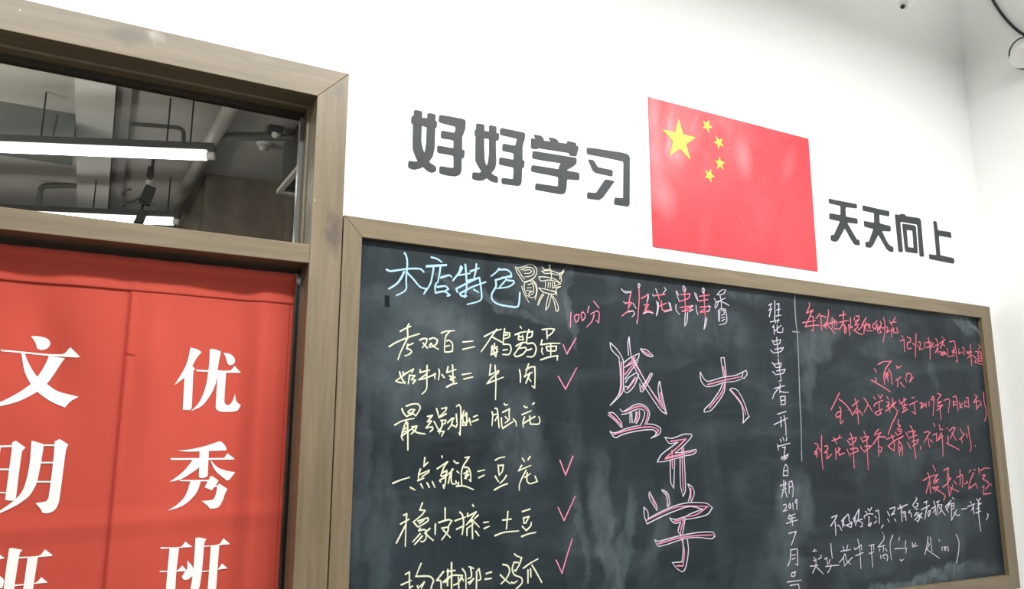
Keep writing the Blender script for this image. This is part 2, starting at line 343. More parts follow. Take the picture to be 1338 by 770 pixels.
chalk('chalk_line', M_cream, 4.7, [((505,420,605,480), 1283, "375,45 350,100 358,280;230,170 320,120 405,85;45,425 160,355 350,275 550,210;350,285 285,410 230,530 190,645;445,370 355,410;355,385 340,460 400,480 420,515 370,560 305,580;560,315 620,290 675,295 665,360 600,445;610,365 685,450;720,300 790,280 850,310 840,370 780,420 725,435 720,410 745,370 780,420 870,470;920,195 1010,165 1140,160;1070,160 1000,240 975,350 970,515;1010,330 1050,320 1105,380 1105,500 1040,515 975,515;1000,420 1060,405"),
 ((600,425,760,485), 1338, "40,185 150,175;40,265 170,235;275,125 370,75 460,45;410,45 350,130 290,220 240,290;360,130 470,190;385,205 380,240;350,245 420,235;360,225 350,320 385,300 360,260 415,255 400,345 375,310 420,290 345,325;495,40 485,120 480,200;495,80 550,85 545,130 490,150;500,110 530,105;480,210 550,215 565,270 540,320 475,320;480,275 530,265;665,15 680,35;610,105 660,85 730,70;650,100 645,160 700,160 690,110;655,130 690,125;620,230 680,195 730,190;690,190 650,250 600,320 620,345 690,320 735,270 720,245 660,255;760,50 740,120 735,200;745,80 800,70 790,125 745,140;745,205 810,200 840,260 810,340 740,345;750,275 790,260;905,50 980,40 1040,45 1010,90 960,125;955,60 960,150;905,160 890,215 1000,200 1100,200;905,250 900,290 915,320;950,235 1060,230 1050,280 960,280;950,240 960,280;1000,215 1000,330;890,380 980,350 1075,335 1070,385")], 'cream chalk:考双百|=鹌鹑蛋')
chalk('chalk_line', M_cream, 4.7, [((510,470,630,520), 1338, "135,180 150,240 210,350;240,195 80,310 150,340 215,325;185,180 190,235;200,215 335,140 310,190;280,225 260,355;300,230 355,235 310,290 365,300 330,350;435,150 430,190 570,155;520,215 415,295 530,265 660,210;535,85 530,250 525,430 460,505;640,210 650,285;705,140 715,200 700,295;750,220 785,265;840,105 820,190 955,145;905,80 910,200 915,340;860,240 940,260 870,290 930,310;880,250 880,300;820,400 900,360 965,345;1045,220 1175,200;1070,285 1200,255"),
 ((620,470,760,530), 1338, "200,65 185,195 300,140 290,170 220,225 155,300 360,220;255,75 265,250 260,500;560,130 572,200 570,285;675,55 650,130 630,220;640,130 700,95 750,90 755,200 750,355 715,330;620,210 720,160;690,170 640,295;670,230 705,275")], 'cream chalk:奶牛小生=|牛肉')
chalk('chalk_line', M_cream, 4.7, [((510,525,640,595), 1338, "215,60 290,35 370,35 400,90 340,195;155,95 175,150 215,200;235,140 280,105 325,110 290,150 240,155;215,200 310,165 340,195;60,315 160,260 320,225;215,265 180,350 150,470 170,520;215,290 230,280 235,450 235,650;175,370 215,355;170,410 215,390;150,465 260,385 345,330;290,340 355,330 330,390 280,435;300,380 370,420 465,435;500,200 565,185 500,270 555,260 480,355 560,340 570,370 535,405;620,95 655,215 750,165;690,95 755,80 745,120 660,200;590,270 610,310 650,385;680,255 745,250 735,290 690,310;690,250 695,330 640,400 720,400 690,465;680,360 660,430;770,285 830,225 860,225;840,230 820,310 775,375;825,310 880,345 900,300;885,170 895,280;890,65 920,40 945,80 945,260 935,450 920,420;945,240 990,120;960,220 1020,150 1010,200;975,230 970,320 1020,320 1030,160;985,270 1010,300;1060,225 1080,315;1020,290 1060,240;1120,205 1170,185;1100,270 1180,240"),
 ((630,520,730,565), 1338, "170,245 185,300 170,490;225,185 260,195 280,350 295,525;190,300 265,280;225,400 265,325;385,105 410,130 445,115;355,255 475,195 470,280 470,380 400,440;405,330 465,400;335,350 340,470 360,535 540,415;545,370 590,430 595,495;730,145 770,175 790,160;880,115 910,90;695,295 780,260 855,225;740,340 710,430 720,515;720,450 830,380 920,330;830,320 835,390 840,460 980,460 1010,410 990,330")], 'cream chalk:最强大脑=|脑花')
chalk('chalk_line', M_cream, 4.7, [((505,590,635,645), 1338, "85,430 180,390 310,350;515,85 500,200 555,150;455,240 430,320 430,380;450,310 570,255 560,285 470,345;420,395 500,360;320,485 380,520;460,440 490,495;545,425 575,485;615,410 650,485;745,65 750,85;680,235 820,140 770,215 730,330;745,290 810,260 800,310 745,340;715,390 780,350 900,240;715,400 730,415;795,340 790,420 770,495 760,450;885,240 850,340 830,430;870,300 870,400 890,440 940,430 930,400;905,130 940,160 965,155;950,270 975,295;1055,85 1110,75 1030,200 1005,300 1010,450;1050,215 1100,225 1130,300 1130,400 1110,380;1040,300 1100,270 1060,330 1110,310 1050,365;1080,260 1070,370;940,470 1040,465 1170,515;970,420 960,460;1230,270 1320,250;1240,355 1315,320"),
 ((630,590,760,650), 1338, "175,120 230,90 305,75;215,185 220,260 230,325;240,190 285,185 270,270 230,320;175,335 220,410;325,325 290,380 240,430;165,520 250,470 340,435;540,95 570,140;645,70 615,115;530,190 490,260 580,220 655,190;590,255 530,370 500,450 500,525;570,350 650,300;605,290 600,390 640,435 740,405 710,335")], 'cream chalk:一点就通=|豆花')
chalk('chalk_line', M_cream, 4.7, [((510,655,640,720), 1338, "180,190 220,170 210,300 200,610;135,310 250,245;205,320 150,430 80,565;430,25 395,120 465,125 430,180 310,280 360,340;370,270 500,225 510,260 460,300 370,350;390,300 450,260;400,365 380,400 460,385 485,440 470,520 425,550 410,540;530,370 460,430;400,440 300,550;430,470 325,585;470,440 575,530;605,310 600,450;735,95 735,250;650,290 780,250 825,265 780,340;690,365 780,350 770,410 690,520;710,390 805,490;1105,50 1120,75;935,150 970,190 985,300 965,450;870,265 1010,215;890,380 990,330;1040,165 1035,210 1155,145 1100,220 1020,320;1030,310 1100,250;1030,370 1110,310 1090,270;1180,190 1130,240;1090,240 1195,350;1030,370 1030,465;1100,330 1105,505;1145,405 1190,465;1255,290 1320,280;1260,370 1330,340"),
 ((630,645,760,710), 1338, "345,245 325,480;275,360 390,345;170,570 290,525 490,505;540,245 645,210;555,330 560,400 590,395;560,330 630,310 590,390;540,445 590,500 650,440 660,390;530,580 620,545 720,525")], 'cream chalk:橡皮擦=|土豆')
chalk('chalk_line', M_cream, 4.7, [((515,720,655,770), 1338, "140,295 190,265 190,400 195,560;90,425 215,370;335,160 270,320 440,320 490,370 470,430 440,560;320,450 375,390 340,470;190,465 230,440;290,440 300,470;615,260 530,370 580,380 585,560;715,150 715,560;660,260 760,245;670,235 665,435;610,395 720,310 850,310 800,400 740,430;690,330 640,395;850,225 890,290 895,540;800,330 810,560;840,330 865,375;935,200 990,220;955,205 965,320 920,350;925,400 990,350 940,420;1060,225 1020,270;1060,230 1080,350 1050,370;1030,280 1025,550;1150,285 1215,265;1135,355 1215,345"),
 ((640,695,760,770), 1232, "175,440 240,460 265,530 220,630 150,700;140,580 200,640 275,700;290,680 320,690 370,660;330,300 360,325 425,350 400,430 345,530;380,415 325,410 300,500 330,580 420,620 430,690 350,770;330,520 350,520;450,490 540,425 645,365;510,515 510,690;545,500 550,610;565,450 630,560 695,680")], 'cream chalk:抱佛脚=|鸡爪')
for reg, Wd, t, lab in [((600,425,760,485), 1338, "1135,215 1175,315 1275,145", 'egg'), ((620,470,760,530), 1338, "1045,210 1135,370 1275,105", 'beef'), ((630,590,760,650), 1338, "1045,120 1075,200 1120,320 1220,65", 'tofu'),
                        ((630,645,760,710), 1338, "1020,190 1100,365 1250,40", 'potato'), ((640,695,760,770), 1232, "890,385 920,450 965,560 1050,270 1105,95", 'claw')]:
    chalk('tick_mark', M_pink, 4.2, [(reg, Wd, t)], 'pink chalk tick')
chalk('chalk_score', M_pink, 3.6, [((735,385,795,435), 924, "165,360 155,660;280,405 235,450 265,555 300,540 330,460 325,410 280,405;410,350 370,400 395,530 440,480 455,410 410,350;530,235 500,360;625,140 735,275;565,395 700,330 735,380 725,570 675,520;635,405 590,540 485,655")], 'pink chalk 100分')
n = chalk('chalk_shop_name', M_red, 4.4, [((805,365,885,430), 948, "230,190 200,340 185,480;150,370 240,360 190,440;90,570 180,500 260,490;350,120 355,300 330,640;390,300 490,240 480,340 440,500;430,400 500,390 450,500;420,525 500,490 570,520;590,255 755,235;655,255 670,325;660,420 780,370;700,340 710,460 740,485 850,470"),
 ((880,370,960,435), 948, "115,180 255,165 230,235 90,285;170,90 175,240 185,450;100,380 290,350 130,440 300,410;80,280 95,290;400,205 560,185;390,280 530,255;470,100 475,250 490,540;410,375 560,360;410,455 540,440;410,450 480,400")], 'rose chalk 班花串串香 with white outlines')
chalk('chalk_outline', M_white, 2.8, [((805,365,885,430), 948, "80,150 110,185 230,190;80,150 130,210 215,205;110,350 150,385;260,375 305,455;345,65 335,110 350,140 370,90 345,65;320,640 320,695;185,510 260,490 285,540 245,585;490,230 495,290 475,350;420,540 480,510 575,530;610,150 640,235;560,235 580,270;740,130 770,160 720,230;620,340 640,430 620,565;650,360 645,480 625,560;810,360 840,460;830,370 855,480 740,510"),
 ((880,370,960,435), 948, "40,125 50,190 90,290;40,125 75,190;150,45 140,90 165,140 185,90 150,45;35,335 35,420 90,490;180,460 170,600 170,670;215,460 205,600 170,670;300,350 250,400;300,410 240,450;325,150 330,190 375,280;345,165 365,230 375,280;455,75 440,120 455,160 475,110 455,75;345,345 355,440 375,490;490,540 480,640 470,715;515,540 500,640 470,715;540,350 570,370 550,385;560,405 540,440 520,430;670,185 740,110 805,100 770,170 670,185;715,190 735,280 740,390;630,240 660,290 800,235 720,270;735,280 650,310 640,390 665,370 690,300;750,290 860,350 800,310;690,420 695,590;715,410 705,600;720,400 800,405 820,600 710,650;740,430 780,420 780,480 740,500;740,540 790,530;745,590 790,560")], 'white chalk outlines', n, .0013)
def big(label, crops_pink, crops_white):
    o = chalk('chalk_character', M_pink, 4.6, crops_pink, label); chalk('chalk_outline', M_white, 3.1, crops_white, 'white chalk outline', o, .0013)
big('large pink chalk character 盛', [((785,430,885,545), 670, "180,290 180,500 160,590;270,260 440,540 540,700;210,400 300,290;230,530 310,430;360,190 430,230;360,530 430,410;220,330 300,250;520,560 545,690"), ((785,525,875,580), 1260, "160,225 280,330 380,440;430,185 640,100 760,90 850,170 850,260 800,430;230,600 500,520 760,470 950,470 1050,520 1020,600;665,190 660,300 630,390")],
 [((785,430,885,545), 670, "80,120 90,180 150,245;80,120 130,170 170,225 195,290 195,460 185,560 80,670;155,245 165,330 170,500 150,580 80,670;245,70 235,130 240,230;245,70 255,180 265,240;195,300 260,250 335,215 325,260 240,320 200,340;345,175 400,185 455,235 440,245 380,220 345,175;280,250 300,290 400,480 530,660 575,745 530,720 430,580 330,420 290,320;510,460 500,540 520,640;515,460 540,600 575,745;210,440 290,330 325,280;215,470 240,430 310,385 330,400 290,500 230,560 205,540 210,500 240,510 300,420;340,480 345,545 365,550 440,420 450,395 435,390 400,450 355,510"),
  ((785,525,875,580), 1260, "140,205 220,205 300,280 370,380 385,470 370,470 260,350 130,245;350,140 400,185 500,130 620,60 720,45 820,90 880,180 880,280 830,410 960,420 1080,480 1090,540 1050,610 910,670;375,235 470,220 580,170 700,135 780,160 800,220 770,330 720,440;530,210 530,390;560,200 570,390;700,170 700,290 645,405;640,190 635,300 600,380;170,540 200,570 300,560 500,480 700,440 720,440;170,560 255,660 400,600 650,540 850,515 960,520 1010,560 990,620 910,670")])
big('large pink chalk character 大', [((905,455,985,560), 587, "145,350 300,310 460,275;292,180 310,300 280,420 160,575;370,410 460,520 510,640")],
 [((905,455,985,560), 587, "70,230 80,320 130,370 210,360 300,330 400,320 470,295;70,230 110,300 150,320 290,280 400,265 450,245 510,215 520,250 490,290 470,280 480,235;268,95 275,150 295,275;300,95 310,180 320,280;268,95 300,90;310,330 300,420 240,520 170,600 110,615 110,590 180,520 260,400 290,330;355,405 375,385 430,410 490,520 530,640 540,655 480,720 485,660 470,560 420,480 355,405")])
big('large pink chalk character 开', [((855,560,915,650), 513, "180,145 350,120 280,190 120,335;130,330 440,255;195,250 200,450;305,220 320,700;120,340 290,300")],
 [((855,560,915,650), 513, "115,100 200,110 330,65 410,65 415,90 340,180 230,275 320,265 460,235 465,260 430,290 330,310 230,340 110,370 30,375 80,290 200,200 260,155 180,170 150,155 115,100;175,350 180,600 215,670 225,340;285,330 290,640 320,760 345,690 330,300 320,190")])
big('large pink chalk character 学', [((830,625,940,755), 652, "120,130 155,220;235,110 255,210;430,80 430,170;80,330 320,225 560,220 480,280 400,300;300,335 375,320 350,430 380,560 370,680 320,680;175,510 380,455 600,440")],
 [((830,625,940,755), 652, "105,115 110,160 165,250 165,215 110,105;205,90 250,120 265,200 250,225;205,95 245,150 245,220;405,45 440,70 455,120 430,190;405,45 425,110 410,180;65,225 70,300 90,355 200,300 320,250 420,220 520,240 420,280 370,310;65,225 95,260 100,315 200,260 320,210 420,190 550,195 595,230 560,280 480,305 390,320;265,310 300,350 350,340;265,310 310,320 380,300;350,340 330,410 350,440;385,310 365,430;150,480 180,490 350,445 500,420 600,420 615,450 590,470 480,460 380,470 180,530 150,480;365,470 370,560 360,650 285,655;400,470 410,560 390,690 365,725 320,700 285,655")])
chalk('chalk_column', M_white, 3.5, [((990,385,1060,500), 469, "95,95 120,80 105,130;95,140 125,125;100,195 115,130;148,55 150,170 145,215;165,85 185,80 180,180;165,135 195,130;160,190 205,180;110,240 190,225;150,210 155,250;180,215 170,250;130,290 140,270 145,350;150,320 205,270;170,270 170,330 215,330 220,290;125,400 145,440;140,410 200,395 190,430 145,440;165,375 180,550;110,485 140,515;150,480 225,465 200,500 145,510;125,595 160,640;150,610 205,600 200,635 160,640;180,565 205,755 185,760;130,675 160,705;165,670 240,655 220,690 165,700"),
 ((990,490,1060,600), 490, "150,125 245,100;205,80 200,165;200,110 150,175 135,220;200,150 240,160 280,160;205,200 215,270;205,200 250,195 250,270 210,275;215,235 250,230;180,360 260,335;150,455 275,395;210,385 215,475;240,370 255,470 258,555;205,590 215,615;230,575 240,605;265,575 260,605;180,640 190,690;185,655 295,625;225,665 250,660 240,740;215,770 280,725;245,740 255,770 230,780"),
 ((1000,590,1060,680), 513, "180,60 235,75 250,40;200,275 205,200 225,145 250,180 250,275;205,220 250,215;205,270 250,270;165,385 240,360;205,325 205,410;225,340 220,430;185,430 235,415;200,440 180,515;220,440 245,515;265,350 265,470;270,340 295,330 310,420 305,510;265,400 300,395;200,600 225,590 235,620 200,670 250,655;270,580 260,620 275,640 285,610 270,580;305,580 310,650;345,535 330,570 350,580 350,540 352,650"),
 ((1000,670,1070,770), 539, "245,20 230,60;235,40 300,15;230,65 300,50;210,110 325,75;265,40 275,135;250,70 255,95;235,210 310,190 260,330;255,375 250,470 225,540;255,375 320,365 325,530 300,520;265,430 300,425;270,470 300,460;265,610 260,640;265,610 300,595 290,640 260,640;220,700 365,680;250,735 330,720 340,770 320,800")], 'upright column of lilac chalk 班花串串香开学日期2019年7月号')
chalk('chalk_divider', M_faint, 4.5, [((990,385,1060,500), 469, "322,10 330,200 350,400 362,770;305,325 360,330"), ((990,490,1060,600), 490, "378,30 385,250 395,430 398,600 402,770"), ((1000,590,1060,680), 513, "402,0 405,110")], 'thin pale chalk line ruled down the board')
RL = [('rose chalk:每个她都|是他的班花', [((1040,390,1110,440), 1078, "268,95 270,160 210,300 345,235 280,330;290,340 240,450 185,575;290,365 345,365 350,480 345,660 310,640;130,490 395,450;185,575 330,545 465,545;485,305 400,410;490,355 560,360 610,395;500,380 515,650;650,235 655,320 620,470 550,550 620,610;640,480 580,580;545,550 720,485;620,530 700,610 775,710;725,390 730,560 770,605 880,620;680,510 800,465 825,480 815,545;770,430 775,540;955,260 950,480;870,350 1000,320;870,485 1060,440;960,470 880,620;960,510 980,720;965,530 1010,600 1000,690;975,610 1000,600"),
  ((1100,400,1180,455), 1120, "150,215 160,260 150,360 190,380 180,400 130,400;120,345 145,545;220,215 255,330;255,190 310,180 310,240 250,330;270,270 300,250;230,350 310,335;290,340 285,390;215,450 285,390;225,445 300,500 375,525;440,215 360,350;385,340 410,360 400,510;300,440 380,360;440,300 420,380 450,450 560,455;430,350 510,340 510,410;475,320 490,410;580,320 560,390 590,430;600,330 640,270;595,400 615,430 640,330;640,330 660,490;660,400 730,380 650,440;700,285 725,310 680,420 720,480 680,500;760,210 785,330 775,540 750,665;740,410 800,390;815,380 840,400 820,485 880,445;870,270 915,360;975,210 930,290;885,310 990,290;910,400 905,575;910,460 950,420;940,400 950,490 1025,490 1000,400")]),
 ('rose chalk:记忆中校|园的味道', [((1170,430,1235,480), 1001, "130,140 150,180;95,240 170,210 175,330 185,460;235,165 300,190 295,260 240,280 240,380 260,405 320,385;415,95 405,300 400,580;350,290 380,330;435,330 455,365;460,270 490,260 500,310 475,415 560,395;575,270 595,380;620,275 690,270 760,300 690,350;625,375 785,355;655,180 690,350 695,610;810,195 845,280 850,500;805,330 870,320;850,370 800,480;935,160 960,190;890,290 995,210;960,260 900,390;960,320 995,350;890,460 990,480;900,510 960,530 1000,490"),
  ((1225,435,1295,485), 1078, "35,380 100,400;70,440 140,400;120,370 240,490;200,320 210,415;240,180 340,165 365,330 400,600 370,560;320,290 330,400;290,370 340,350 300,410 370,400;270,470 340,455;420,330 435,350;425,380 430,430;430,400 455,395 450,420;500,295 530,330 530,450;490,390 500,410;580,380 620,430;580,390 680,380 610,420;655,235 665,400 690,665;660,450 600,515;690,450 760,500;820,240 835,260;880,255 820,330;760,380 860,370;810,400 820,570;810,400 870,400 890,570;830,470 880,460;830,520 880,510;820,575 890,570;760,500 780,540 750,590 850,625 940,640")]),
 ('rose chalk title 通知', [((1130,465,1200,520), 980, "240,160 340,110 480,100 390,220 345,350 360,525;425,245 470,310 500,525;360,340 430,300 370,380 430,350 370,430;400,330 425,470;170,240 210,305;195,405 205,450 180,480;120,450 290,545 465,660;580,180 590,230 670,185;570,450 660,390;610,430 595,575;650,490 725,580;740,410 765,485;760,385 770,330 830,330 860,370 820,480 890,390")]),
 ('rose chalk:全体入|学新生于201|9年7月4日到', [((1080,505,1150,560), 980, "235,115 160,270 80,430;225,235 310,300 400,395 395,440;235,375 260,430 255,540 250,640 260,685 305,625;250,460 200,480 165,535 190,570 260,530;520,225 550,330 560,420 585,690;470,360 590,260;425,420 470,530 550,400;530,490 600,460;590,430 655,530;680,215 760,330 835,460;760,330 680,485"),
  ((1140,505,1220,570), 948, "15,165 50,205;90,130 115,180;150,130 120,190;25,310 40,270 160,215;100,260 105,350;35,410 155,350;110,360 130,420 70,445 35,410;220,160 245,200;215,245 260,240 220,320 270,280;205,385 300,310 360,250;245,300 270,400;310,195 320,310;290,290 365,240;320,310 385,380 370,440 300,580 240,750;410,205 425,260 465,275;430,270 520,195;485,180 490,300;460,310 530,280;470,340 520,330;455,410 540,355;490,290 480,400;610,180 640,170;570,290 695,225;640,260 665,430 610,395;735,260 770,255 745,345 800,270;775,330 800,265 830,325 830,260;875,235 875,305"),
  ((1200,505,1295,560), 1330, "285,250 235,250 260,180 285,220 280,350 265,535;345,130 415,155 380,200 345,265;345,300 420,275 350,330;340,370 440,340 340,440 440,350;390,360 410,610;465,260 550,230 570,260 545,485;630,200 680,175 700,250 725,450;640,270 635,370;650,290 690,280;650,340 690,330;750,290 760,380 800,310;760,390 805,385;850,260 845,370;870,210 905,205 925,390;870,290 905,285;850,370 910,375;1030,155 1060,180;1070,190 1005,300 1100,265;1055,240 1060,420 1120,330;1130,270 1150,355;1190,105 1200,280 1240,450 1235,560 1205,635")]),
 ('rose chalk:班花串串|香撸串|不许迟到', [((1055,560,1145,620), 1155, "120,250 165,270 175,320 120,410;120,400 160,400 155,490;120,440 150,430;200,340 220,390;235,120 235,300 240,500 260,690;285,300 330,290 340,340 290,410;290,400 330,400 325,510 410,430;410,210 490,180 575,145;440,155 490,260;540,120 510,180;470,340 480,520;480,420 550,340;520,320 530,450 620,410;670,205 720,285;690,185 820,150 800,210 720,280;720,80 755,200 770,430 785,670;660,350 715,470;720,350 830,330 850,380 720,430;890,155 930,235;930,150 1020,135 1010,180 935,220;945,50 990,180 1000,370 1020,695;890,300 910,350 960,400;960,300 1070,290 1020,340 960,380"),
  ((1135,540,1205,605), 829, "150,255 95,310;85,340 190,300 140,370;65,490 150,375 265,375;145,380 150,540 155,670;155,520 205,530 190,600 160,590;280,405 400,350;345,330 390,450 395,585 300,520 380,440 540,355;460,100 450,180 490,190 460,230;440,250 500,250 500,310 460,330;410,300 450,350;455,280 490,290;430,410 510,380;470,420 460,530 480,660;475,440 520,520 525,660;480,520 500,590;520,510 480,600;575,300 625,400;610,295 720,275 690,340;640,380 745,340;640,195 680,270 700,480 730,705;600,455 650,550;670,440 770,410 750,460 680,510;805,515 800,560"),
  ((1195,550,1285,605), 1260, "175,215 240,200 280,215 240,270 170,400;240,310 275,490;280,345 330,390;345,50 375,115;335,265 400,230 400,370 520,280;450,70 465,165 515,155;440,320 490,220;490,230 510,400 520,650;590,130 605,150;630,190 700,125 740,125 720,180 650,330;680,220 760,360;610,285 610,390 590,415 700,470 815,530;830,140 850,200 905,240 860,310 820,340;850,310 870,405;945,240 965,310;975,95 1000,280 1035,480 1010,565;1105,455 1112,470")]),
 ('rose chalk signature 校长办公室', [((1200,600,1305,660), 1338, "240,110 285,205;150,230 180,300 200,580;75,360 180,300 320,260;175,390 125,575;320,255 250,370 330,340 260,410;250,400 320,380;240,480 330,460 280,540;235,480 370,550 450,620 420,695;420,190 500,145 480,300;500,250 510,330;405,470 480,410 540,310;480,300 495,450 515,620 575,430;500,340 540,330;530,480 670,545;635,310 730,260 740,370 725,470;690,175 695,350 690,430;590,370 640,425;770,415 820,390 800,360;870,185 840,225;920,180 950,180;915,230 850,400 840,495 950,410 985,490;1000,150 1015,255;1030,195 1100,155 1185,155;1060,270 1110,265 1070,330 1160,390 1170,440 1120,500;1060,470 1090,450 1080,590 1210,570;1200,420 1215,440")])]
for lab, crops in RL: chalk('chalk_line', M_red, 4.4, crops, lab)
chalk('chalk_line', M_white, 4.1, [((1080,655,1160,705), 1232, "100,330 210,285 150,400 80,505;170,420 185,690;215,485 260,510 300,590;310,390 330,520;350,340 320,520;300,400 430,265 450,310 450,390 500,430;330,460 370,490;400,490 510,430 490,530 400,495;530,350 560,420 580,340;550,350 650,165 640,300 630,370;580,490 600,410 720,360;640,390 715,440 710,510 670,515;780,210 810,230;830,150 860,200;905,130 870,200;755,310 765,350;760,300 850,255 935,265;840,320 855,320 850,440;835,480 900,440 870,510 835,490;990,205 1040,180 1060,330 1060,460;975,310 1000,340;960,445 1010,400;1140,485 1100,540"),
 ((1150,650,1230,700), 1232, "145,290 190,380;190,235 290,200 290,260 225,355 290,330;150,440 180,495;290,435 320,490;350,235 545,145;400,155 400,220;455,180 420,270 440,490;440,300 505,290 520,465;460,330 500,330;470,385 500,375;600,265 565,310 620,320 625,400;720,10 740,40 660,150 670,190 720,220;730,120 765,130 740,190 720,180;720,240 760,240;690,380 730,310 780,330;840,320 690,460;770,350 845,420;730,350 800,400 760,490 730,470;880,110 950,75;930,90 930,150;830,250 990,165;945,190 915,320 900,440;1010,265 960,310 970,390 1010,300;1035,230 1100,190;1075,80 1110,200 1120,360;1100,240 1070,310;1130,100 1200,70;1165,100 1150,240 1155,370"),
 ((1220,645,1300,700), 1120, "80,210 150,210 130,300 105,370;90,240 210,395;320,130 210,240 270,345;210,240 300,180 230,310;340,80 370,105;320,190 325,490 420,295;320,190 370,180 370,280;330,230 370,220;330,290 370,270;370,350 440,410 475,385;510,290 610,270;665,150 690,180;620,245 750,190;720,200 735,375;720,250 690,310;780,100 810,140;850,90 810,150;800,190 865,180 800,230;780,280 840,265;770,360 855,320;820,150 820,360 840,560 860,690;975,375 1000,390 965,490")], 'lilac chalk:不好好学习|只有像老板|娘一样')
chalk('chalk_line', M_white, 3.2, [((1050,695,1130,755), 1027, "185,290 180,330;150,330 215,320;245,460 290,430 290,395;170,430 190,470;165,490 205,480;205,460 205,560;110,580 240,565;200,580 150,695;210,590 330,710;350,460 400,440;375,440 390,480 400,560;370,585 590,560;455,200 460,300 480,450;460,560 450,610 400,690;440,470 420,540;620,330 790,300;665,250 680,320;740,225 715,340;690,370 660,440 600,515;670,430 680,550;700,380 720,480 790,550;820,430 750,500 680,580;850,270 860,305;870,300 970,220;905,125 940,280 960,620;970,240 970,310;870,405 1000,350"),
 ((1110,690,1190,755), 948, "300,280 380,255;335,270 345,450 360,610;305,400 380,370;370,260 375,340;510,70 515,85;530,115 530,180 440,300 545,270;520,290 525,360;470,330 455,360;550,320 580,360;480,430 485,480;510,440 560,410 590,440 580,510;520,460 550,480;670,115 630,220 630,350 650,500;700,325 880,315 870,390;770,150 760,200;870,200 860,300;800,510 830,490;780,490 800,520"),
 ((1180,685,1270,755), 990, "130,270 135,330 210,310;180,280 150,310;355,180 350,260 310,440;350,260 375,290 340,370;330,360 430,430 525,495;390,190 400,290 415,395;515,225 520,250;555,330 560,380;580,330 620,330 590,360 620,370;600,330 600,385;640,320 650,390;760,150 800,250 795,400 765,560")], 'faint lilac chalk:卖班花串|串香|bracketed words at the end')
bm = prism([xz0 for xz0 in [(lambda p: (p.x, p.z))(at(px, py, BY)) for px, py in ((502.8, 386), (509, 386.6), (508.8, 401.5), (502.6, 401))]], BY-.0006, BY-.0001)
link('dark_patch', bm, speckle('wiped_patch', (.007, .010, .012), .8, .15), bd, loc=(0, 0, 0))


# ------------------------------------------------------------------ characters cut out and fixed on the wall
M_char = speckle('dark_grey_lettering', (.02, .024, .027), .42, .4, .12, 14)
def polys(region, Wd, text, plane):
    s = (region[2]-region[0])/Wd; out = []
    for chunk in text.split(';'):
        q = [tuple(float(v) for v in p.split(',')) for p in chunk.split()]
        out.append([plane(region[0]+x*s, region[1]+y*s) for x, y in q])
    return out
def xz(px, py, y=0.0):
    p = at(px, py, y); return (p.x, p.z)
def smooth_poly(poly, lim=52):
    n = len(poly); P = [Vector(p) for p in poly]; out = []
    def corner(i):
        a, c = P[i]-P[i-1], P[(i+1) % n]-P[i]
        return a.length < 1e-7 or c.length < 1e-7 or a.angle(c) > math.radians(lim)
    for i in range(n):
        a, b = P[i], P[(i+1) % n]; L = (b-a).length
        m0 = (b-a) if corner(i) else (b-P[i-1])*.5; m1 = (b-a) if corner((i+1) % n) else (P[(i+2) % n]-a)*.5
        if m0.length > L: m0 = m0*(L/m0.length)
        if m1.length > L: m1 = m1*(L/m1.length)
        for k in range(4):
            t = k/4; q = a*(2*t**3-3*t*t+1)+m0*(t**3-2*t*t+t)+b*(-2*t**3+3*t*t)+m1*(t**3-t*t); out.append((q.x, q.y))
    return out
def rounded(poly, k=.0035):
    out = []
    n = len(poly)
    for i in range(n):
        a, b, c = (Vector(poly[(i+j-1) % n]) for j in range(3))
        for o in (a, c):
            d = o-b; L = d.length; out.append(tuple(b+d*min(k, L*.3)/max(L, 1e-6)))
    return out
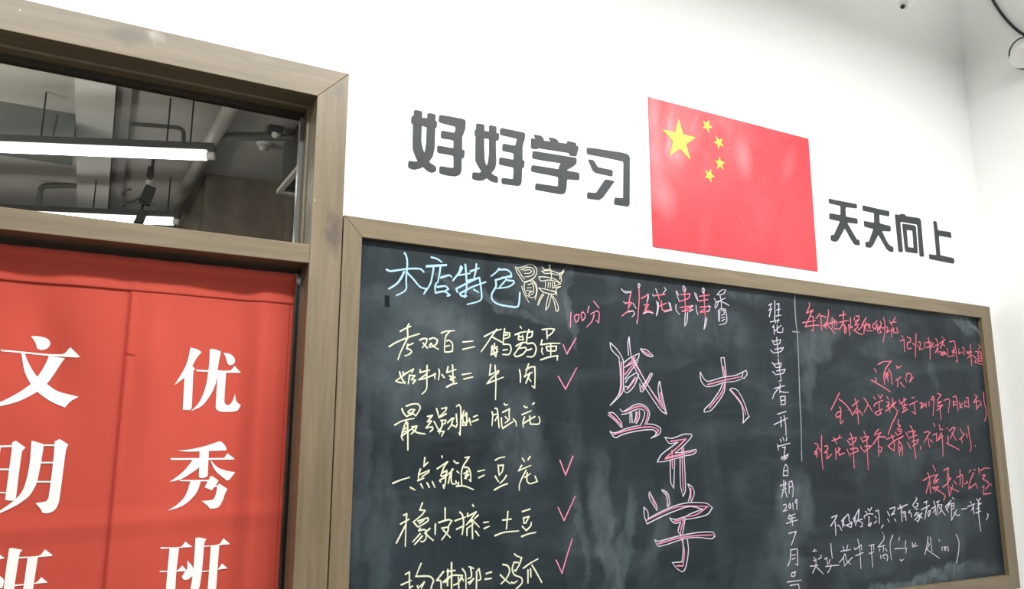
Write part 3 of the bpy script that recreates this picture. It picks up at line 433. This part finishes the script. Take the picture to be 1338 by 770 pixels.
WALLCH = [
 ('好', 'first dark grey 好 character on the wall, leftmost of the slogan', (525,135,615,235), 693, [
  "122,65 205,80 200,230 195,380 205,440 225,500 270,590 345,640 345,685 310,700 265,690 215,645 150,570 110,470 108,380 112,200",
  "257,97 340,112 335,250 330,450 310,540 265,600 190,655 120,670 62,650 65,578 145,590 190,560 230,490 245,400 250,240",
  "97,125 205,148 257,150 355,185 348,255 250,240 200,225 92,205",
  "375,118 460,130 620,160 642,175 637,260 605,345 605,470 632,475 625,552 600,555 600,680 580,725 530,735 450,725 375,705 378,632 520,655 520,525 355,497 355,425 520,455 520,370 390,350 395,275 530,300 545,235 370,190"]),
 ('好', 'second dark grey 好 character on the wall, between the other 好 and 学', (610,150,700,250), 693, [
  "93,85 177,100 172,300 178,450 190,500 220,560 262,605 312,625 312,688 250,675 200,640 140,565 85,470 85,300",
  "222,103 298,120 290,300 295,480 285,540 235,600 180,655 120,665 50,645 55,578 130,585 180,540 210,490 222,400 222,300",
  "80,145 325,190 318,262 76,215",
  "335,132 560,178 585,190 582,240 558,320 558,460 580,465 573,535 555,535 548,690 530,717 350,695 347,635 465,650 470,530 322,500 325,428 470,455 470,385 355,362 358,290 485,315 505,240 330,200"]),
 ('学', 'dark grey 学 character on the wall between 好 and 习', (685,165,765,260), 648, [
  "95,88 180,102 210,140 200,165 130,160", "252,118 330,130 368,170 350,190 280,165", "455,155 550,180 545,215 440,205",
  "70,125 140,145 440,185 570,212 572,235 550,320 475,310 475,282 300,255 140,230 138,245 70,235",
  "88,262 230,285 480,325 550,335 553,395 510,430 440,470 580,495 582,570 450,560 445,660 430,710 395,720 340,712 112,670 118,605 355,640 360,535 70,478 75,412 200,430 365,458 365,425 390,390 250,370 82,340"]),
 ('习', 'dark grey 习 character on the wall just left of the red flag', (755,180,835,280), 616, [
  "88,100 170,108 440,150 500,165 522,195 520,680 500,695 362,672 368,602 455,610 458,240 300,205 88,165",
  "100,218 155,225 200,298 350,328 348,392 180,355 150,335",
  "275,418 370,438 250,605 215,628 92,612 92,548 180,558"]),
 ('天', 'first black 天 character on the wall, next to the right edge of the flag', (1075,250,1130,330), 529, [
  "70,90 130,105 270,132 425,162 430,218 285,200 288,318 435,345 437,412 305,395 370,510 425,605 462,615 465,682 395,670 360,620 275,465 210,590 180,632 140,635 100,618 98,550 138,550 215,378 80,350 80,275 220,300 222,185 75,152"]),
 ('天', 'second black 天 character on the wall, between the other 天 and 向', (1120,255,1175,340), 498, [
  "62,120 230,160 380,192 378,255 260,232 265,335 393,368 395,432 290,425 350,550 385,598 427,615 427,675 385,672 345,640 248,470 190,590 160,625 100,618 93,552 135,555 190,400 82,375 75,305 198,328 198,212 62,185"]),
 ('向', 'black 向 character on the wall between 天 and 上', (1160,270,1215,345), 565, [
  "92,103 160,112 172,95 235,108 240,128 420,155 442,185 485,675 425,672 392,242 165,205 202,610 142,612",
  "190,230 345,250 375,270 400,632 245,610 228,590;250,315 328,325 345,555 270,545"]),
 ('上', 'black 上 character on the wall, rightmost of the slogan', (1205,280,1260,355), 565, [
  "145,90 190,97 208,215 380,240 392,320 220,290 240,552 420,590 432,655 410,665 92,602 85,535 188,550"]),
]
for ch, label, reg, Wd, shapes in WALLCH:
    bm = bmesh.new()
    for k, s in enumerate(shapes):
        ps = polys(reg, Wd, s, xz)
        add_prism(bm, rounded(ps[0]), -.0014-.0002*k, -.0005, [rounded(p, .002) for p in ps[1:]])
    c = polys(reg, Wd, "%d,%d" % (Wd//2, Wd//2), xz)[0][0]
    props(link('wall_character', bm, M_char, loc=(c[0], 0, c[1])), label, 'wall lettering', 'slogan characters on the wall')

# ------------------------------------------------------------------ flag
FX0, FX1, FZ0, FZ1 = 1.6195, 2.3872, 2.1405, 2.6585
m, nt, b = mat('flag_red', (.70, .028, .045), .3, .6)
n = noise_col(nt, 5, (1, 1, .7), 6, .65, 1.0); r = ramp(nt, n.outputs['Fac'], ((.35, .25), (.65, .48))); nt.links.new(r.outputs[0], b.inputs['Roughness'])
rub_glare = mixc(nt, (.68, .022, .038), (.80, .10, .12), ramp(nt, noise_col(nt, 4, (1.4, 1, .8), 5, .6, .8, loc=(5, 0, 2)).outputs['Fac'], ((.5, 0.), (.8, .6))).outputs[0])
for (px, py), rr, rot, amt in [((970, 205), (.05, .10), .1, .55), ((865, 255), (.07, .10), .3, .5), ((856, 170), (.04, .2), 0, .45), ((1030, 215), (.04, .1), -.4, .25)]:  # lamp glare painted into the red as pale patches, with rubbed spots
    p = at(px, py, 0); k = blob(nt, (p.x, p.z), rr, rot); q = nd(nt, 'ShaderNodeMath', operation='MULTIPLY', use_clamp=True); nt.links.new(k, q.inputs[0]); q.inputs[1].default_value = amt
    rub_glare = mixc(nt, rub_glare, (.86, .28, .32), q.outputs[0])
nt.links.new(rub_glare, b.inputs['Base Color'])
fl = link('national_flag', box(FX0, FX1, -.003, -.0005, FZ0, FZ1), m, loc=(FX0, 0, FZ0)); 
fl.data.materials[0] = m
# the marks above are written in wall coordinates, so the flag keeps its origin at the wall's
fl.data.transform(Matrix.Translation(Vector((FX0, 0, FZ0)))); fl.location = (0, 0, 0)
props(fl, 'red five-star flag fixed flat on the white wall above the blackboard', 'flag')
M_star = speckle('star_yellow', (.88, .76, .06), .4, .4, .05, 20)
u = (FX1-FX0)/30; v = (FZ1-FZ0)/20
def star(cx, cy, R, ang):
    pts = []
    for k in range(10):
        a = ang+k*math.pi/5; rr = R if k % 2 == 0 else R*.382
        pts.append((FX0+(cx+rr*math.cos(a))*u, FZ0+(cy+rr*math.sin(a))*v))
    link('star', prism(pts, -.0042, -.0031), M_star, fl, loc=(0, 0, 0))
star(5, 15, 3, math.pi/2)
for cx, cy in ((10, 18), (12, 16), (12, 13), (10, 11)): star(cx, cy, 1, math.atan2(15-cy, 5-cx))

# ------------------------------------------------------------------ red door curtain on its rod
CY = .05; CTOP = 1.936; CBOT = .95; CX1 = at(385.5, 365, CY).x; XS = at(171, 430, CY).x
cm = bpy.data.materials.new('red_cotton'); cm.use_nodes = True; nt = cm.node_tree; b = nt.nodes['Principled BSDF']
b.inputs['Roughness'].default_value = .75; b.inputs['Specular IOR Level'].default_value = .2; b.inputs['Sheen Weight'].default_value = .15
n = noise_col(nt, 3, (1, 1, .5), 4, .5); weave = noise_col(nt, 260, (1, 1, .25), 2, .5)
rc = ramp(nt, n.outputs['Fac'], ((.3, (.62, .088, .058)), (.7, (.72, .112, .076)))).outputs[0]
nt.links.new(rc, b.inputs['Base Color']); bump(nt, b, weave.outputs['Fac'], .08, .001)
tl = nd(nt, 'ShaderNodeBsdfTranslucent', Color=(.75, .09, .05, 1)); ms = nd(nt, 'ShaderNodeMixShader'); ms.inputs[0].default_value = .3
nt.links.new(b.outputs[0], ms.inputs[1]); nt.links.new(tl.outputs[0], ms.inputs[2]); nt.links.new(ms.outputs[0], nt.nodes['Material Output'].inputs[0])
_c0, _c1 = at(0, 695, CY), at(370, 668, CY)
def g(t): return math.exp(-t*t)
def fold(x, z):
    k = min(1, max(0, (CTOP-z)/.25))
    y = -.010*g((x-.415)/.028)*k + .006*g((x-.365)/.03)*k - .004*g((x-.455)/.02)*k
    y += .004*math.sin(11*x+1.0+1.5*z)*k - .006*g((x-XS-.05)/.03)*k*g((z-1.75)/.2)
    y += .008*g((x+.02+.25*(z-1.6))/.05)*g((z-1.72)/.14) - .006*g((x+.15-.3*(z-1.6))/.07)*g((z-1.6)/.2)
    y += .0009*math.sin(70*x+2*math.sin(9*x))*g((CTOP-z)/.05) + .0009*math.sin(31*x+4)*g((CTOP-.08-z)/.07)
    zc = _c0.z+(_c1.z-_c0.z)*(x-_c0.x)/(_c1.x-_c0.x)
    y -= .0018*max(0, 1-abs(z-zc)/.035)
    y -= .0015*g((x-XS)/.006)
    return 1.9*y
cu = empty('door_curtain', (-.12, CY, CBOT)); props(cu, 'red cloth door curtain with large white printed characters hanging in the doorway', 'curtain')
def cloth(name, x0, x1, z0, z1, off, nx, nz, extra=lambda x, z: 0, m=cm):
    bm = bmesh.new(); gr = [[bm.verts.new((x0+(x1-x0)*i/nx, CY+off+fold(x0+(x1-x0)*i/nx, z0+(z1-z0)*j/nz)+extra(x0+(x1-x0)*i/nx, z0+(z1-z0)*j/nz), z0+(z1-z0)*j/nz)) for i in range(nx+1)] for j in range(nz+1)]
    for j in range(nz):
        for i in range(nx): bm.faces.new((gr[j][i], gr[j][i+1], gr[j+1][i+1], gr[j+1][i]))
    o = link(name, bm, m, cu, loc=(0, 0, 0), smooth=True); s = o.modifiers.new('thick', 'SOLIDIFY'); s.thickness = .001; s.offset = 0
    return o
HEM = .078
pl = cloth('curtain_panel', DX0+.012, XS+.004, CBOT, CTOP-HEM+.004, 0, 110, 140)
pr = cloth('curtain_panel', XS-.008, CX1, CBOT, CTOP-HEM+.004, -.002, 70, 140)
def bulge(x, z):
    t = (z-(CTOP-.016))/.018; return -.0145*math.exp(-t*t) - .0025
for x0, x1, pan in ((DX0+.012, XS+.004, pl), (XS-.008, CX1, pr)):
    nx = int((x1-x0)/.008); o1 = cloth('rod_sleeve', x0, x1, CTOP-HEM, CTOP, -.0015, nx, 16, bulge)
    cloth('rod_sleeve', x0, x1, CTOP-HEM, CTOP, .004, nx, 16, lambda x, z: -bulge(x, z))
M_seam = speckle('seam_red', (.42, .035, .024), .8, .2)
def seam(xa, xb, za, zb, name='seam', w=.0011, off=-.0048):
    bm = bmesh.new(); n = 60; rows = []
    for j in range(n+1):
        t = j/n; x = xa+(xb-xa)*t; z = za+(zb-za)*t; L = math.hypot(xb-xa, zb-za); nx, nz = (zb-za)/L*w, -(xb-xa)/L*w
        rows.append([bm.verts.new((x+s*nx, CY+off+fold(x, z), z+s*nz)) for s in (-1, 1)])
    for a, c in zip(rows, rows[1:]): bm.faces.new((a[0], a[1], c[1], c[0]))
    o = link(name, bm, M_seam, cu, loc=(0, 0, 0)); s = o.modifiers.new('thick', 'SOLIDIFY'); s.thickness = .0008
seam(XS-.007, XS-.007, CBOT, CTOP-HEM); seam(CX1-.010, CX1-.010, CBOT, CTOP-HEM, w=.0006)
def cxz(px, py):
    p = at(px, py, CY-.006); return (p.x, p.z)
M_print = speckle('white_print', (.86, .85, .82), .7, .2, .02, 60)
PRINT = [
 ('优', (210,435,340,555), 834, ["250,125 300,135 345,160 300,215 265,280 290,300 275,320 260,630 245,648 185,645 200,375 115,440 205,290 235,200", "415,135 460,137 510,155 490,250 475,380 455,450 420,520 350,610 255,657 320,590 360,510 385,430 400,340 410,250", "298,310 590,313 630,272 685,330 555,332 300,322",
   "482,325 555,330 540,570 550,597 575,604 600,590 622,550 635,510 645,570 682,605 660,645 620,660 510,660 475,645 465,620 475,450", "532,165 570,170 605,183 632,215 628,250 595,270 570,258 550,200"]),
 ('秀', (200,560,330,680), 834, ["202,187 320,175 450,145 560,110 590,120 622,160 625,185 470,190 300,195", "145,250 605,248 635,210 695,255 690,263 150,265", "392,190 470,190 460,400 420,418 385,410", "335,262 395,260 385,325 320,375 235,425 135,450 200,405 270,345", "485,262 520,305 560,335 640,360 700,370 655,430 630,440 590,410 540,370 505,320",
   "220,433 470,433 480,405 500,402 555,440 530,480 545,480 560,465 635,510 615,545 590,610 550,665 480,675 460,650 410,610 500,600 525,570 545,495 520,490 495,520 435,495 460,445 400,445 380,510 350,560 290,620 220,660 120,690 200,640 260,580 290,520 305,470 315,445 225,443"]),
 ('班', (190,680,320,770), 1112, ["165,300 390,298 445,240 525,300 170,320", "268,310 375,310 345,560 325,900 215,900 245,560", "155,565 350,560 410,508 460,560 440,570 160,580", "110,910 330,880 460,830 460,870 120,940", "470,450 530,530 530,620 480,660 430,665 405,635 430,590 465,545",
   "560,200 600,195 685,212 660,260 640,500 610,720 560,860 420,960 500,780 540,500", "650,290 830,275 885,210 955,270 950,280 650,300", "735,290 835,285 800,760 780,900 685,900 700,760", "630,570 820,560 870,492 930,550 640,582", "610,920 850,890 930,830 985,890 620,940"]),
 ('文', (0,425,130,545), 834, ["258,85 340,90 400,110 420,145 400,185 350,203 310,190 295,140", "5,205 520,240 590,183 672,265 640,270 10,218", "410,250 545,275 510,320 450,410 390,490 305,560 150,640 0,680 -40,690 -40,650 0,645 130,580 260,490 320,420 365,350 395,290", "178,230 205,232 240,320 310,430 390,490 490,555 660,600 590,640 545,690 430,640 310,555 250,480 210,400 195,340"]),
 ('明', (0,560,130,685), 801, ["95,115 125,98 205,155 175,190 125,570 100,585 38,580 70,340 95,155", "-60,140 95,135 95,150 -60,155", "-80,325 75,325 75,338 -80,338", "-95,515 45,515 45,525 -95,525", "-65,120 5,150 -20,300 -60,600 -130,600 -100,350",
   "253,98 345,125 350,150 325,300 295,440 265,500 230,550 180,590 125,625 0,685 -40,690 90,600 170,520 210,420 235,300 245,200", "440,105 480,85 550,130 530,180 475,590 440,660 380,685 340,680 325,650 285,605 370,590 390,560 430,250", "345,130 440,130 440,142 345,142", "320,270 440,270 438,283 318,283", "300,425 410,425 410,437 298,437"]),
 ('班', (0,690,130,770), 1251, ["110,270 140,260 280,285 245,330 180,730 150,900 0,1050 30,900 60,620", "230,375 490,355 565,275 665,350 640,360 230,395", "345,380 475,375 415,770 400,900 265,900 290,770", "180,725 440,700 520,625 600,695 420,715 180,745", "0,615 45,670 30,760 -60,800 -120,760 -40,700", "-60,400 0,350 55,390 0,402", "-170,410 -40,400 -75,900 -205,900", "-300,400 0,385 0,405 -300,420", "-310,740 -60,725 -60,745 -310,760"]),
]
for ch, reg, Wd, shapes in PRINT:
    bm = bmesh.new()
    for k, s in enumerate(shapes):
        bm2 = bmesh.new(); p = smooth_poly(polys(reg, Wd, s, cxz)[0])
        vs = [bm2.verts.new((q[0], 0, q[1])) for q in p]
        for t in tessellate_polygon([[Vector((q[0], q[1], 0)) for q in p]]): 
            try: bm2.faces.new([vs[i] for i in t])
            except ValueError: pass
        for _ in range(5):
            long = [e for e in bm2.edges if e.calc_length() > .012]
            if not long: break
            bmesh.ops.subdivide_edges(bm2, edges=long, cuts=1)
            bmesh.ops.triangulate(bm2, faces=[f for f in bm2.faces if len(f.verts) > 3])
        for vv in bm2.verts: vv.co.y = CY-(.0036 if reg[0] > 150 else .0016)+fold(vv.co.x, vv.co.z)-.0001*k
        me = bpy.data.meshes.new('tmp'); bm2.to_mesh(me); bm2.free(); bm.from_mesh(me); bpy.data.meshes.remove(me)
    o = link('printed_character', bm, M_print, cu, loc=(0, 0, 0), smooth=True); o['label'] = 'white printed character '+ch
a = at(169, 462, CY); bt = bmesh.new(); zz = a.z; row = [[bt.verts.new((a.x-.012+.003*i, CY-.0055+fold(a.x-.012+.003*i, zz), zz+dz-.0004*i)) for i in range(9)] for dz in (-.0012, .0012)]
for i in range(8): bt.faces.new((row[0][i], row[0][i+1], row[1][i+1], row[1][i]))
link('bartack', bt, M_seam, cu, loc=(0, 0, 0))
rod = empty('curtain_rod', (-.12, CY, CTOP-.016)); props(rod, 'thin white tension rod running through the top of the red curtain', 'curtain rod')
M_rod = speckle('white_rod', (.78, .78, .76), .35, .5, .03)
link('pole', tube([(DX0+.004, CY+.001, CTOP-.016), (DX1-.004, CY+.001, CTOP-.016)], .007, 14), M_rod, rod, smooth=False)
link('end_cap', tube([(DX1-.012, CY+.001, CTOP-.016), (DX1-.0005, CY+.001, CTOP-.016)], .0095, 18), M_rod, rod, bevel=.001)
link('end_cap', tube([(DX0+.0005, CY+.001, CTOP-.016), (DX0+.012, CY+.001, CTOP-.016)], .0095, 18), M_rod, rod, bevel=.001)


# ------------------------------------------------------------------ the dim room behind the transom
M_bc = plaster('back_ceiling_grey', (.46, .45, .43), .06); M_bw = plaster('back_wall_brown', (.30, .26, .22), .12); M_beam = plaster('beam_grey_green', (.16, .18, .17), .05); M_beam2 = plaster('band_grey', (.30, .29, .28), .05); M_col = plaster('column_grey', (.62, .62, .60), .03)
M_dark = speckle('dark_grey_steel', (.05, .055, .055), .45, .5); M_black = speckle('black_plastic', (.015, .015, .016), .5, .4); M_pipe = speckle('grey_pipe', (.085, .088, .084), .55, .3); M_duct = speckle('pale_duct', (.42, .42, .40), .3, .5, .05)
M_whitep = speckle('white_plastic', (.8, .8, .78), .4, .4, .02)
ZC = 3.8
props(link('ceiling', box(-5, 5, .16, 9, ZC, ZC+.1), M_bc, loc=(0, 0, ZC)), 'grey ceiling of the dim room behind the transom', kind='structure')
props(link('wall_back', box(-5, 5, 7.5, 7.6, 0, ZC), M_bw, loc=(0, 7.5, 0)), 'far wall of the dim room behind the transom', kind='structure')
props(link('wall_left', box(-5.1, -5, .16, 7.6, 0, ZC), M_bw, loc=(-5, 0, 0)), kind='structure')
props(link('wall_right', box(5, 5.1, .16, 7.6, 0, ZC), M_bw, loc=(5, 0, 0)), kind='structure')
bm = bmesh.new(); q = [(.87, 5.03), (5, 4.2), (5, 7.5), (.87, 7.5)]
lo = [bm.verts.new((x, y, 0)) for x, y in q]; hi = [bm.verts.new((x, y, ZC)) for x, y in q]
for i in range(4): bm.faces.new((lo[i], lo[(i+1) % 4], hi[(i+1) % 4], hi[i]))
m, nt, b = mat('glossy_brown_panelling', (.2, .17, .14), .22, .6)
n = noise_col(nt, 3, (1, 1, .6), 5, .6); nt.links.new(ramp(nt, n.outputs['Fac'], ((.3, (.13, .11, .09)), (.7, (.27, .23, .19)))).outputs[0], b.inputs['Base Color'])
props(link('wall_inner', bm, m, loc=(.87, 5, 0)), 'glossy brown panelled wall in the dim room, right side of the transom', kind='structure')
def ceiling_strip(pix, drop):
    q = [at_z(px, py, ZC-drop) for px, py in pix]; bm = bmesh.new()
    lo = [bm.verts.new(p) for p in q]; hi = [bm.verts.new((p.x, p.y, ZC)) for p in q]
    bm.faces.new(lo)
    for i in range(4): bm.faces.new((lo[i], lo[(i+1) % 4], hi[(i+1) % 4], hi[i]))
    return bm, q[0]
bm, p = ceiling_strip([(97, 60), (155, 60), (140, 284), (101, 284)], .06)
props(link('trim_1', bm, M_col, loc=p), 'pale flat band along the ceiling of the dim room behind the transom', kind='structure')
bm, p = ceiling_strip([(157, 60), (178, 60), (158, 284), (142, 284)], .03)
props(link('trim_2', bm, M_beam2, loc=p), 'dark flat band beside the pale one on the ceiling behind the transom', kind='structure')
a = at(100, 150, 4.2)
props(link('beam', box(-5, a.x, 4.15, 4.5, at(50, 190, 4.15).z, ZC), M_beam, loc=(-1, 4.3, 3.52)), 'grey beam under the ceiling at the left of the transom', kind='structure')
def obox(bm, p0, p1, w_, h_):
    p0, p1 = Vector(p0), Vector(p1); t = (p1-p0).normalized(); s = t.cross(Vector((0, 0, 1))).normalized()*w_/2; u_ = Vector((0, 0, h_/2))
    v = [bm.verts.new(p+a_*s+b_*u_) for p in (p0, p1) for a_, b_ in ((-1, -1), (1, -1), (1, 1), (-1, 1))]
    for f in ((3,2,1,0),(4,5,6,7),(0,1,5,4),(1,2,6,5),(2,3,7,6),(3,0,4,7)): bm.faces.new([v[i] for i in f])
M_tube = emis('lit_tube', (1, .98, .94), 14.0)
def lamp(pr, pl_, L, label, wires):
    e1 = at_z(*pr, 3.4); e0 = at_z(*pl_, 3.4); t = (e0-e1).normalized(); e0 = e1+t*L
    o = empty('fluorescent_lamp', (e1+e0)/2); props(o, label, 'ceiling lamp', 'strip lamps behind the transom')
    bm = bmesh.new(); obox(bm, e1+Vector((0, 0, .055)), e0+Vector((0, 0, .055)), .075, .05); link('housing', bm, M_dark, o, bevel=.004)
    link('tube', tube([e1+t*.05, e0-t*.05], .031, 16), M_tube, o, smooth=True)
    for p in (e1, e0-t*.05): link('end_cap', tube([p, p+t*.05], .028, 16), M_whitep, o)
    for d_ in wires:
        p = e1+t*d_; link('suspension_wire', tube([p+Vector((0, 0, .08)), (p.x, p.y, ZC-.004)], .006, 6), M_black, o)
lamp((280, 204), (0, 193), 1.62, 'long lit fluorescent strip lamp nearest the transom glass, hung on thin wires', (.16, .31, 1.10))
lamp((234, 290), (104, 284.5), 2.5, 'lower, farther lit strip lamp half hidden by the transom bar', (.1, .7, 2.2))
p0, p1 = at_z(272, 179, 3.74), at_z(394, 180, 3.74)
props(link('ceiling_pipe', tube([p0, p1+(p1-p0)*1.5], .025, 12), M_pipe, loc=p0, smooth=True), 'dark horizontal pipe under the ceiling at the right of the transom', 'pipe')
p0, p1 = at_z(303, 138, 3.735), at_z(222, 282, 3.735)
props(link('ceiling_duct', tube([p0-(p1-p0)*.5, p1], .05, 14), M_duct, loc=p1, smooth=True), 'pale round duct running away from the transom under the ceiling', 'duct')
def conduit(pix, y, r, label):
    pts = spline([at(px, py, y) for px, py in pix], 5)
    props(link('conduit', tube(pts, r, 10), M_pipe, loc=pts[0], smooth=True), label, 'pipe', 'conduits behind the transom')
conduit([(170, 162), (186, 163), (212, 165), (232, 167), (239, 171), (240, 180), (240, 198)], at_z(240, 199, 3.45).y, .014, 'short hooked conduit bent down above the nearest strip lamp')
conduit([(50, 274), (52, 255), (54, 246), (60, 243), (110, 243), (170, 244), (222, 244), (230, 246), (232, 254), (230, 270)], 5.9, .024, 'long grey conduit bent down at both ends below the nearest strip lamp')
conduit([(75, 150), (72, 165), (68, 184)], 4.1, .008, 'thin drop conduit hanging from the grey beam')
p = at_z(345, 187, ZC)
o = empty('smoke_detector', p); props(o, 'round white smoke detector on the ceiling behind the transom', 'smoke detector')
link('base', tube([p, p-Vector((0, 0, .02))], .055, 20), M_whitep, o); link('sensor_head', tube([p-Vector((0, 0, .02)), p-Vector((0, 0, .04)), p-Vector((0, 0, .065))], [.045, .042, .028], 20), M_duct, o)
p = at_z(360, 166, ZC)
o = empty('ceiling_spotlight', p); props(o, 'small tilted spotlight on the ceiling at the upper right of the transom', 'spotlight')
bm = bmesh.new(); add_box(bm, p.x-.05, p.x+.05, p.y-.04, p.y+.04, p.z-.05, p.z); link('mount', bm, M_dark, o)
link('lamp_head', tube([p+Vector((-.01, -.02, -.07)), p+Vector((.07, .08, .0))], [.022, .03], 14), M_whitep, o)
a, c = at_z(361, 253, 3.4), at_z(390, 214, 3.4)
o = empty('ceiling_vent', (a.x+.3, (a.y+c.y)/2, 3.4)); props(o, 'square white air vent hung at the right edge of the transom', 'air vent')
x0, x1, y0, y1 = a.x, a.x+.6, c.y-.1, a.y
bm = bmesh.new()
for s in ((x0, x1, y0, y0+.035), (x0, x1, y1-.035, y1), (x0, x0+.035, y0+.035, y1-.035), (x1-.035, x1, y0+.035, y1-.035)): add_box(bm, *s, 3.4, 3.43)
link('frame', bm, M_whitep, o)
for k in range(6):
    yy = y0+.06+k*(y1-y0-.12)/5; link('slat', box(x0+.035, x1-.035, yy-.02, yy+.02, 3.415, 3.425), M_dark, o)
link('duct_neck', box(x0+.03, x1-.03, y0+.03, y1-.03, 3.43, ZC), M_dark, o)
# black rig on a drop rod with a looped cable
YR = 4.6
def pix(poly): return [(lambda p: (p.x, p.z))(at(px, py, YR)) for px, py in poly]
c0 = at(200, 160, YR)
o = empty('hanging_rig', (c0.x, YR, ZC)); props(o, 'black fittings on a drop rod with looped cable in front of the farther lamp', 'hanging fitting')
link('drop_rod', tube([(at(206, 100, YR).x, YR, ZC), at(203, 195, YR), at(197, 230, YR), at(181, 288, YR)], .011, 8), M_black, o)
for pg in ([(193, 219), (201, 221), (200, 236), (191, 234)], [(190, 243), (204, 248), (196, 269), (181, 262)], [(183, 274), (193, 279), (187, 294), (174, 291)]): link('black_box', prism(pix(pg), YR-.05, YR+.05), M_black, o, bevel=.004)
link('collar', prism(pix([(191, 236), (197, 237), (195, 243), (189, 242)]), YR-.03, YR+.03), M_duct, o)
link('cable', tube(spline([at(px, py, YR-.06) for px, py in ((186, 257), (175, 262), (165, 263), (159, 257), (162, 250), (172, 247))], 6), .009, 8), M_dark, o, smooth=True)
link('cable', tube(spline([at(px, py, YR-.06) for px, py in ((158, 268), (170, 265), (190, 266), (203, 268), (206, 276))], 6), .006, 8), M_dark, o, smooth=True)


# ------------------------------------------------------------------ fittings at the top right
def wpx(px, py, off=.012): return at_x(px, py, XR-off)
pts = spline([wpx(*p) for p in ((1286, -22), (1296, -2), (1306, 14), (1318, 29), (1331, 41), (1341, 47))], 6)
props(link('cable', tube(pts, .006, 10), M_black, loc=pts[-1], smooth=True), 'thin black cable sagging across the white side wall at the top right', 'cable')
p = wpx(1352, 72, .0)
o = empty('wall_spotlight', p); props(o, 'white round spotlight with a ring bracket at the right edge, below the black cable', 'spotlight')
link('wall_plate', tube([p, p-Vector((.02, 0, 0))], .05, 24), M_whitep, o, bevel=.003)
h = p+Vector((-.075, 0, 0))
link('lamp_head', tube([h+Vector((.05, .01, .05)), h+Vector((.0, 0, .0)), h+Vector((-.05, -.01, -.05))], [.034, .042, .045], 24), M_whitep, o)
bm = bmesh.new(); ring = [h+Vector((-.02*math.sin(k*math.pi/12), .062*math.cos(k*math.pi/12), .062*math.sin(k*math.pi/12)-.01)) for k in range(25)]; add_tube(bm, ring, .0035, 8, caps=False)
link('ring_bracket', bm, M_pipe, o, smooth=True)
a = at(1180, 8, -.25); t = (at(1206, -26, -.25)-a).normalized()
o = empty('hanging_spotlight', a+t*.25); props(o, 'white cylindrical spotlight whose rounded end dips into the top edge of the photo', 'spotlight')
link('lamp_body', tube([a, a+t*.012, a+t*.03, a+t*.26], [.014, .022, .027, .028], 24), M_whitep, o, smooth=True)
link('end_screw', tube([a-t*.008, a+t*.004], .008, 12), M_black, o)
link('drop_rod', tube([a+t*.24, a+t*.24+Vector((0, 0, 4.2-(a+t*.24).z))], .006, 8), M_whitep, o)
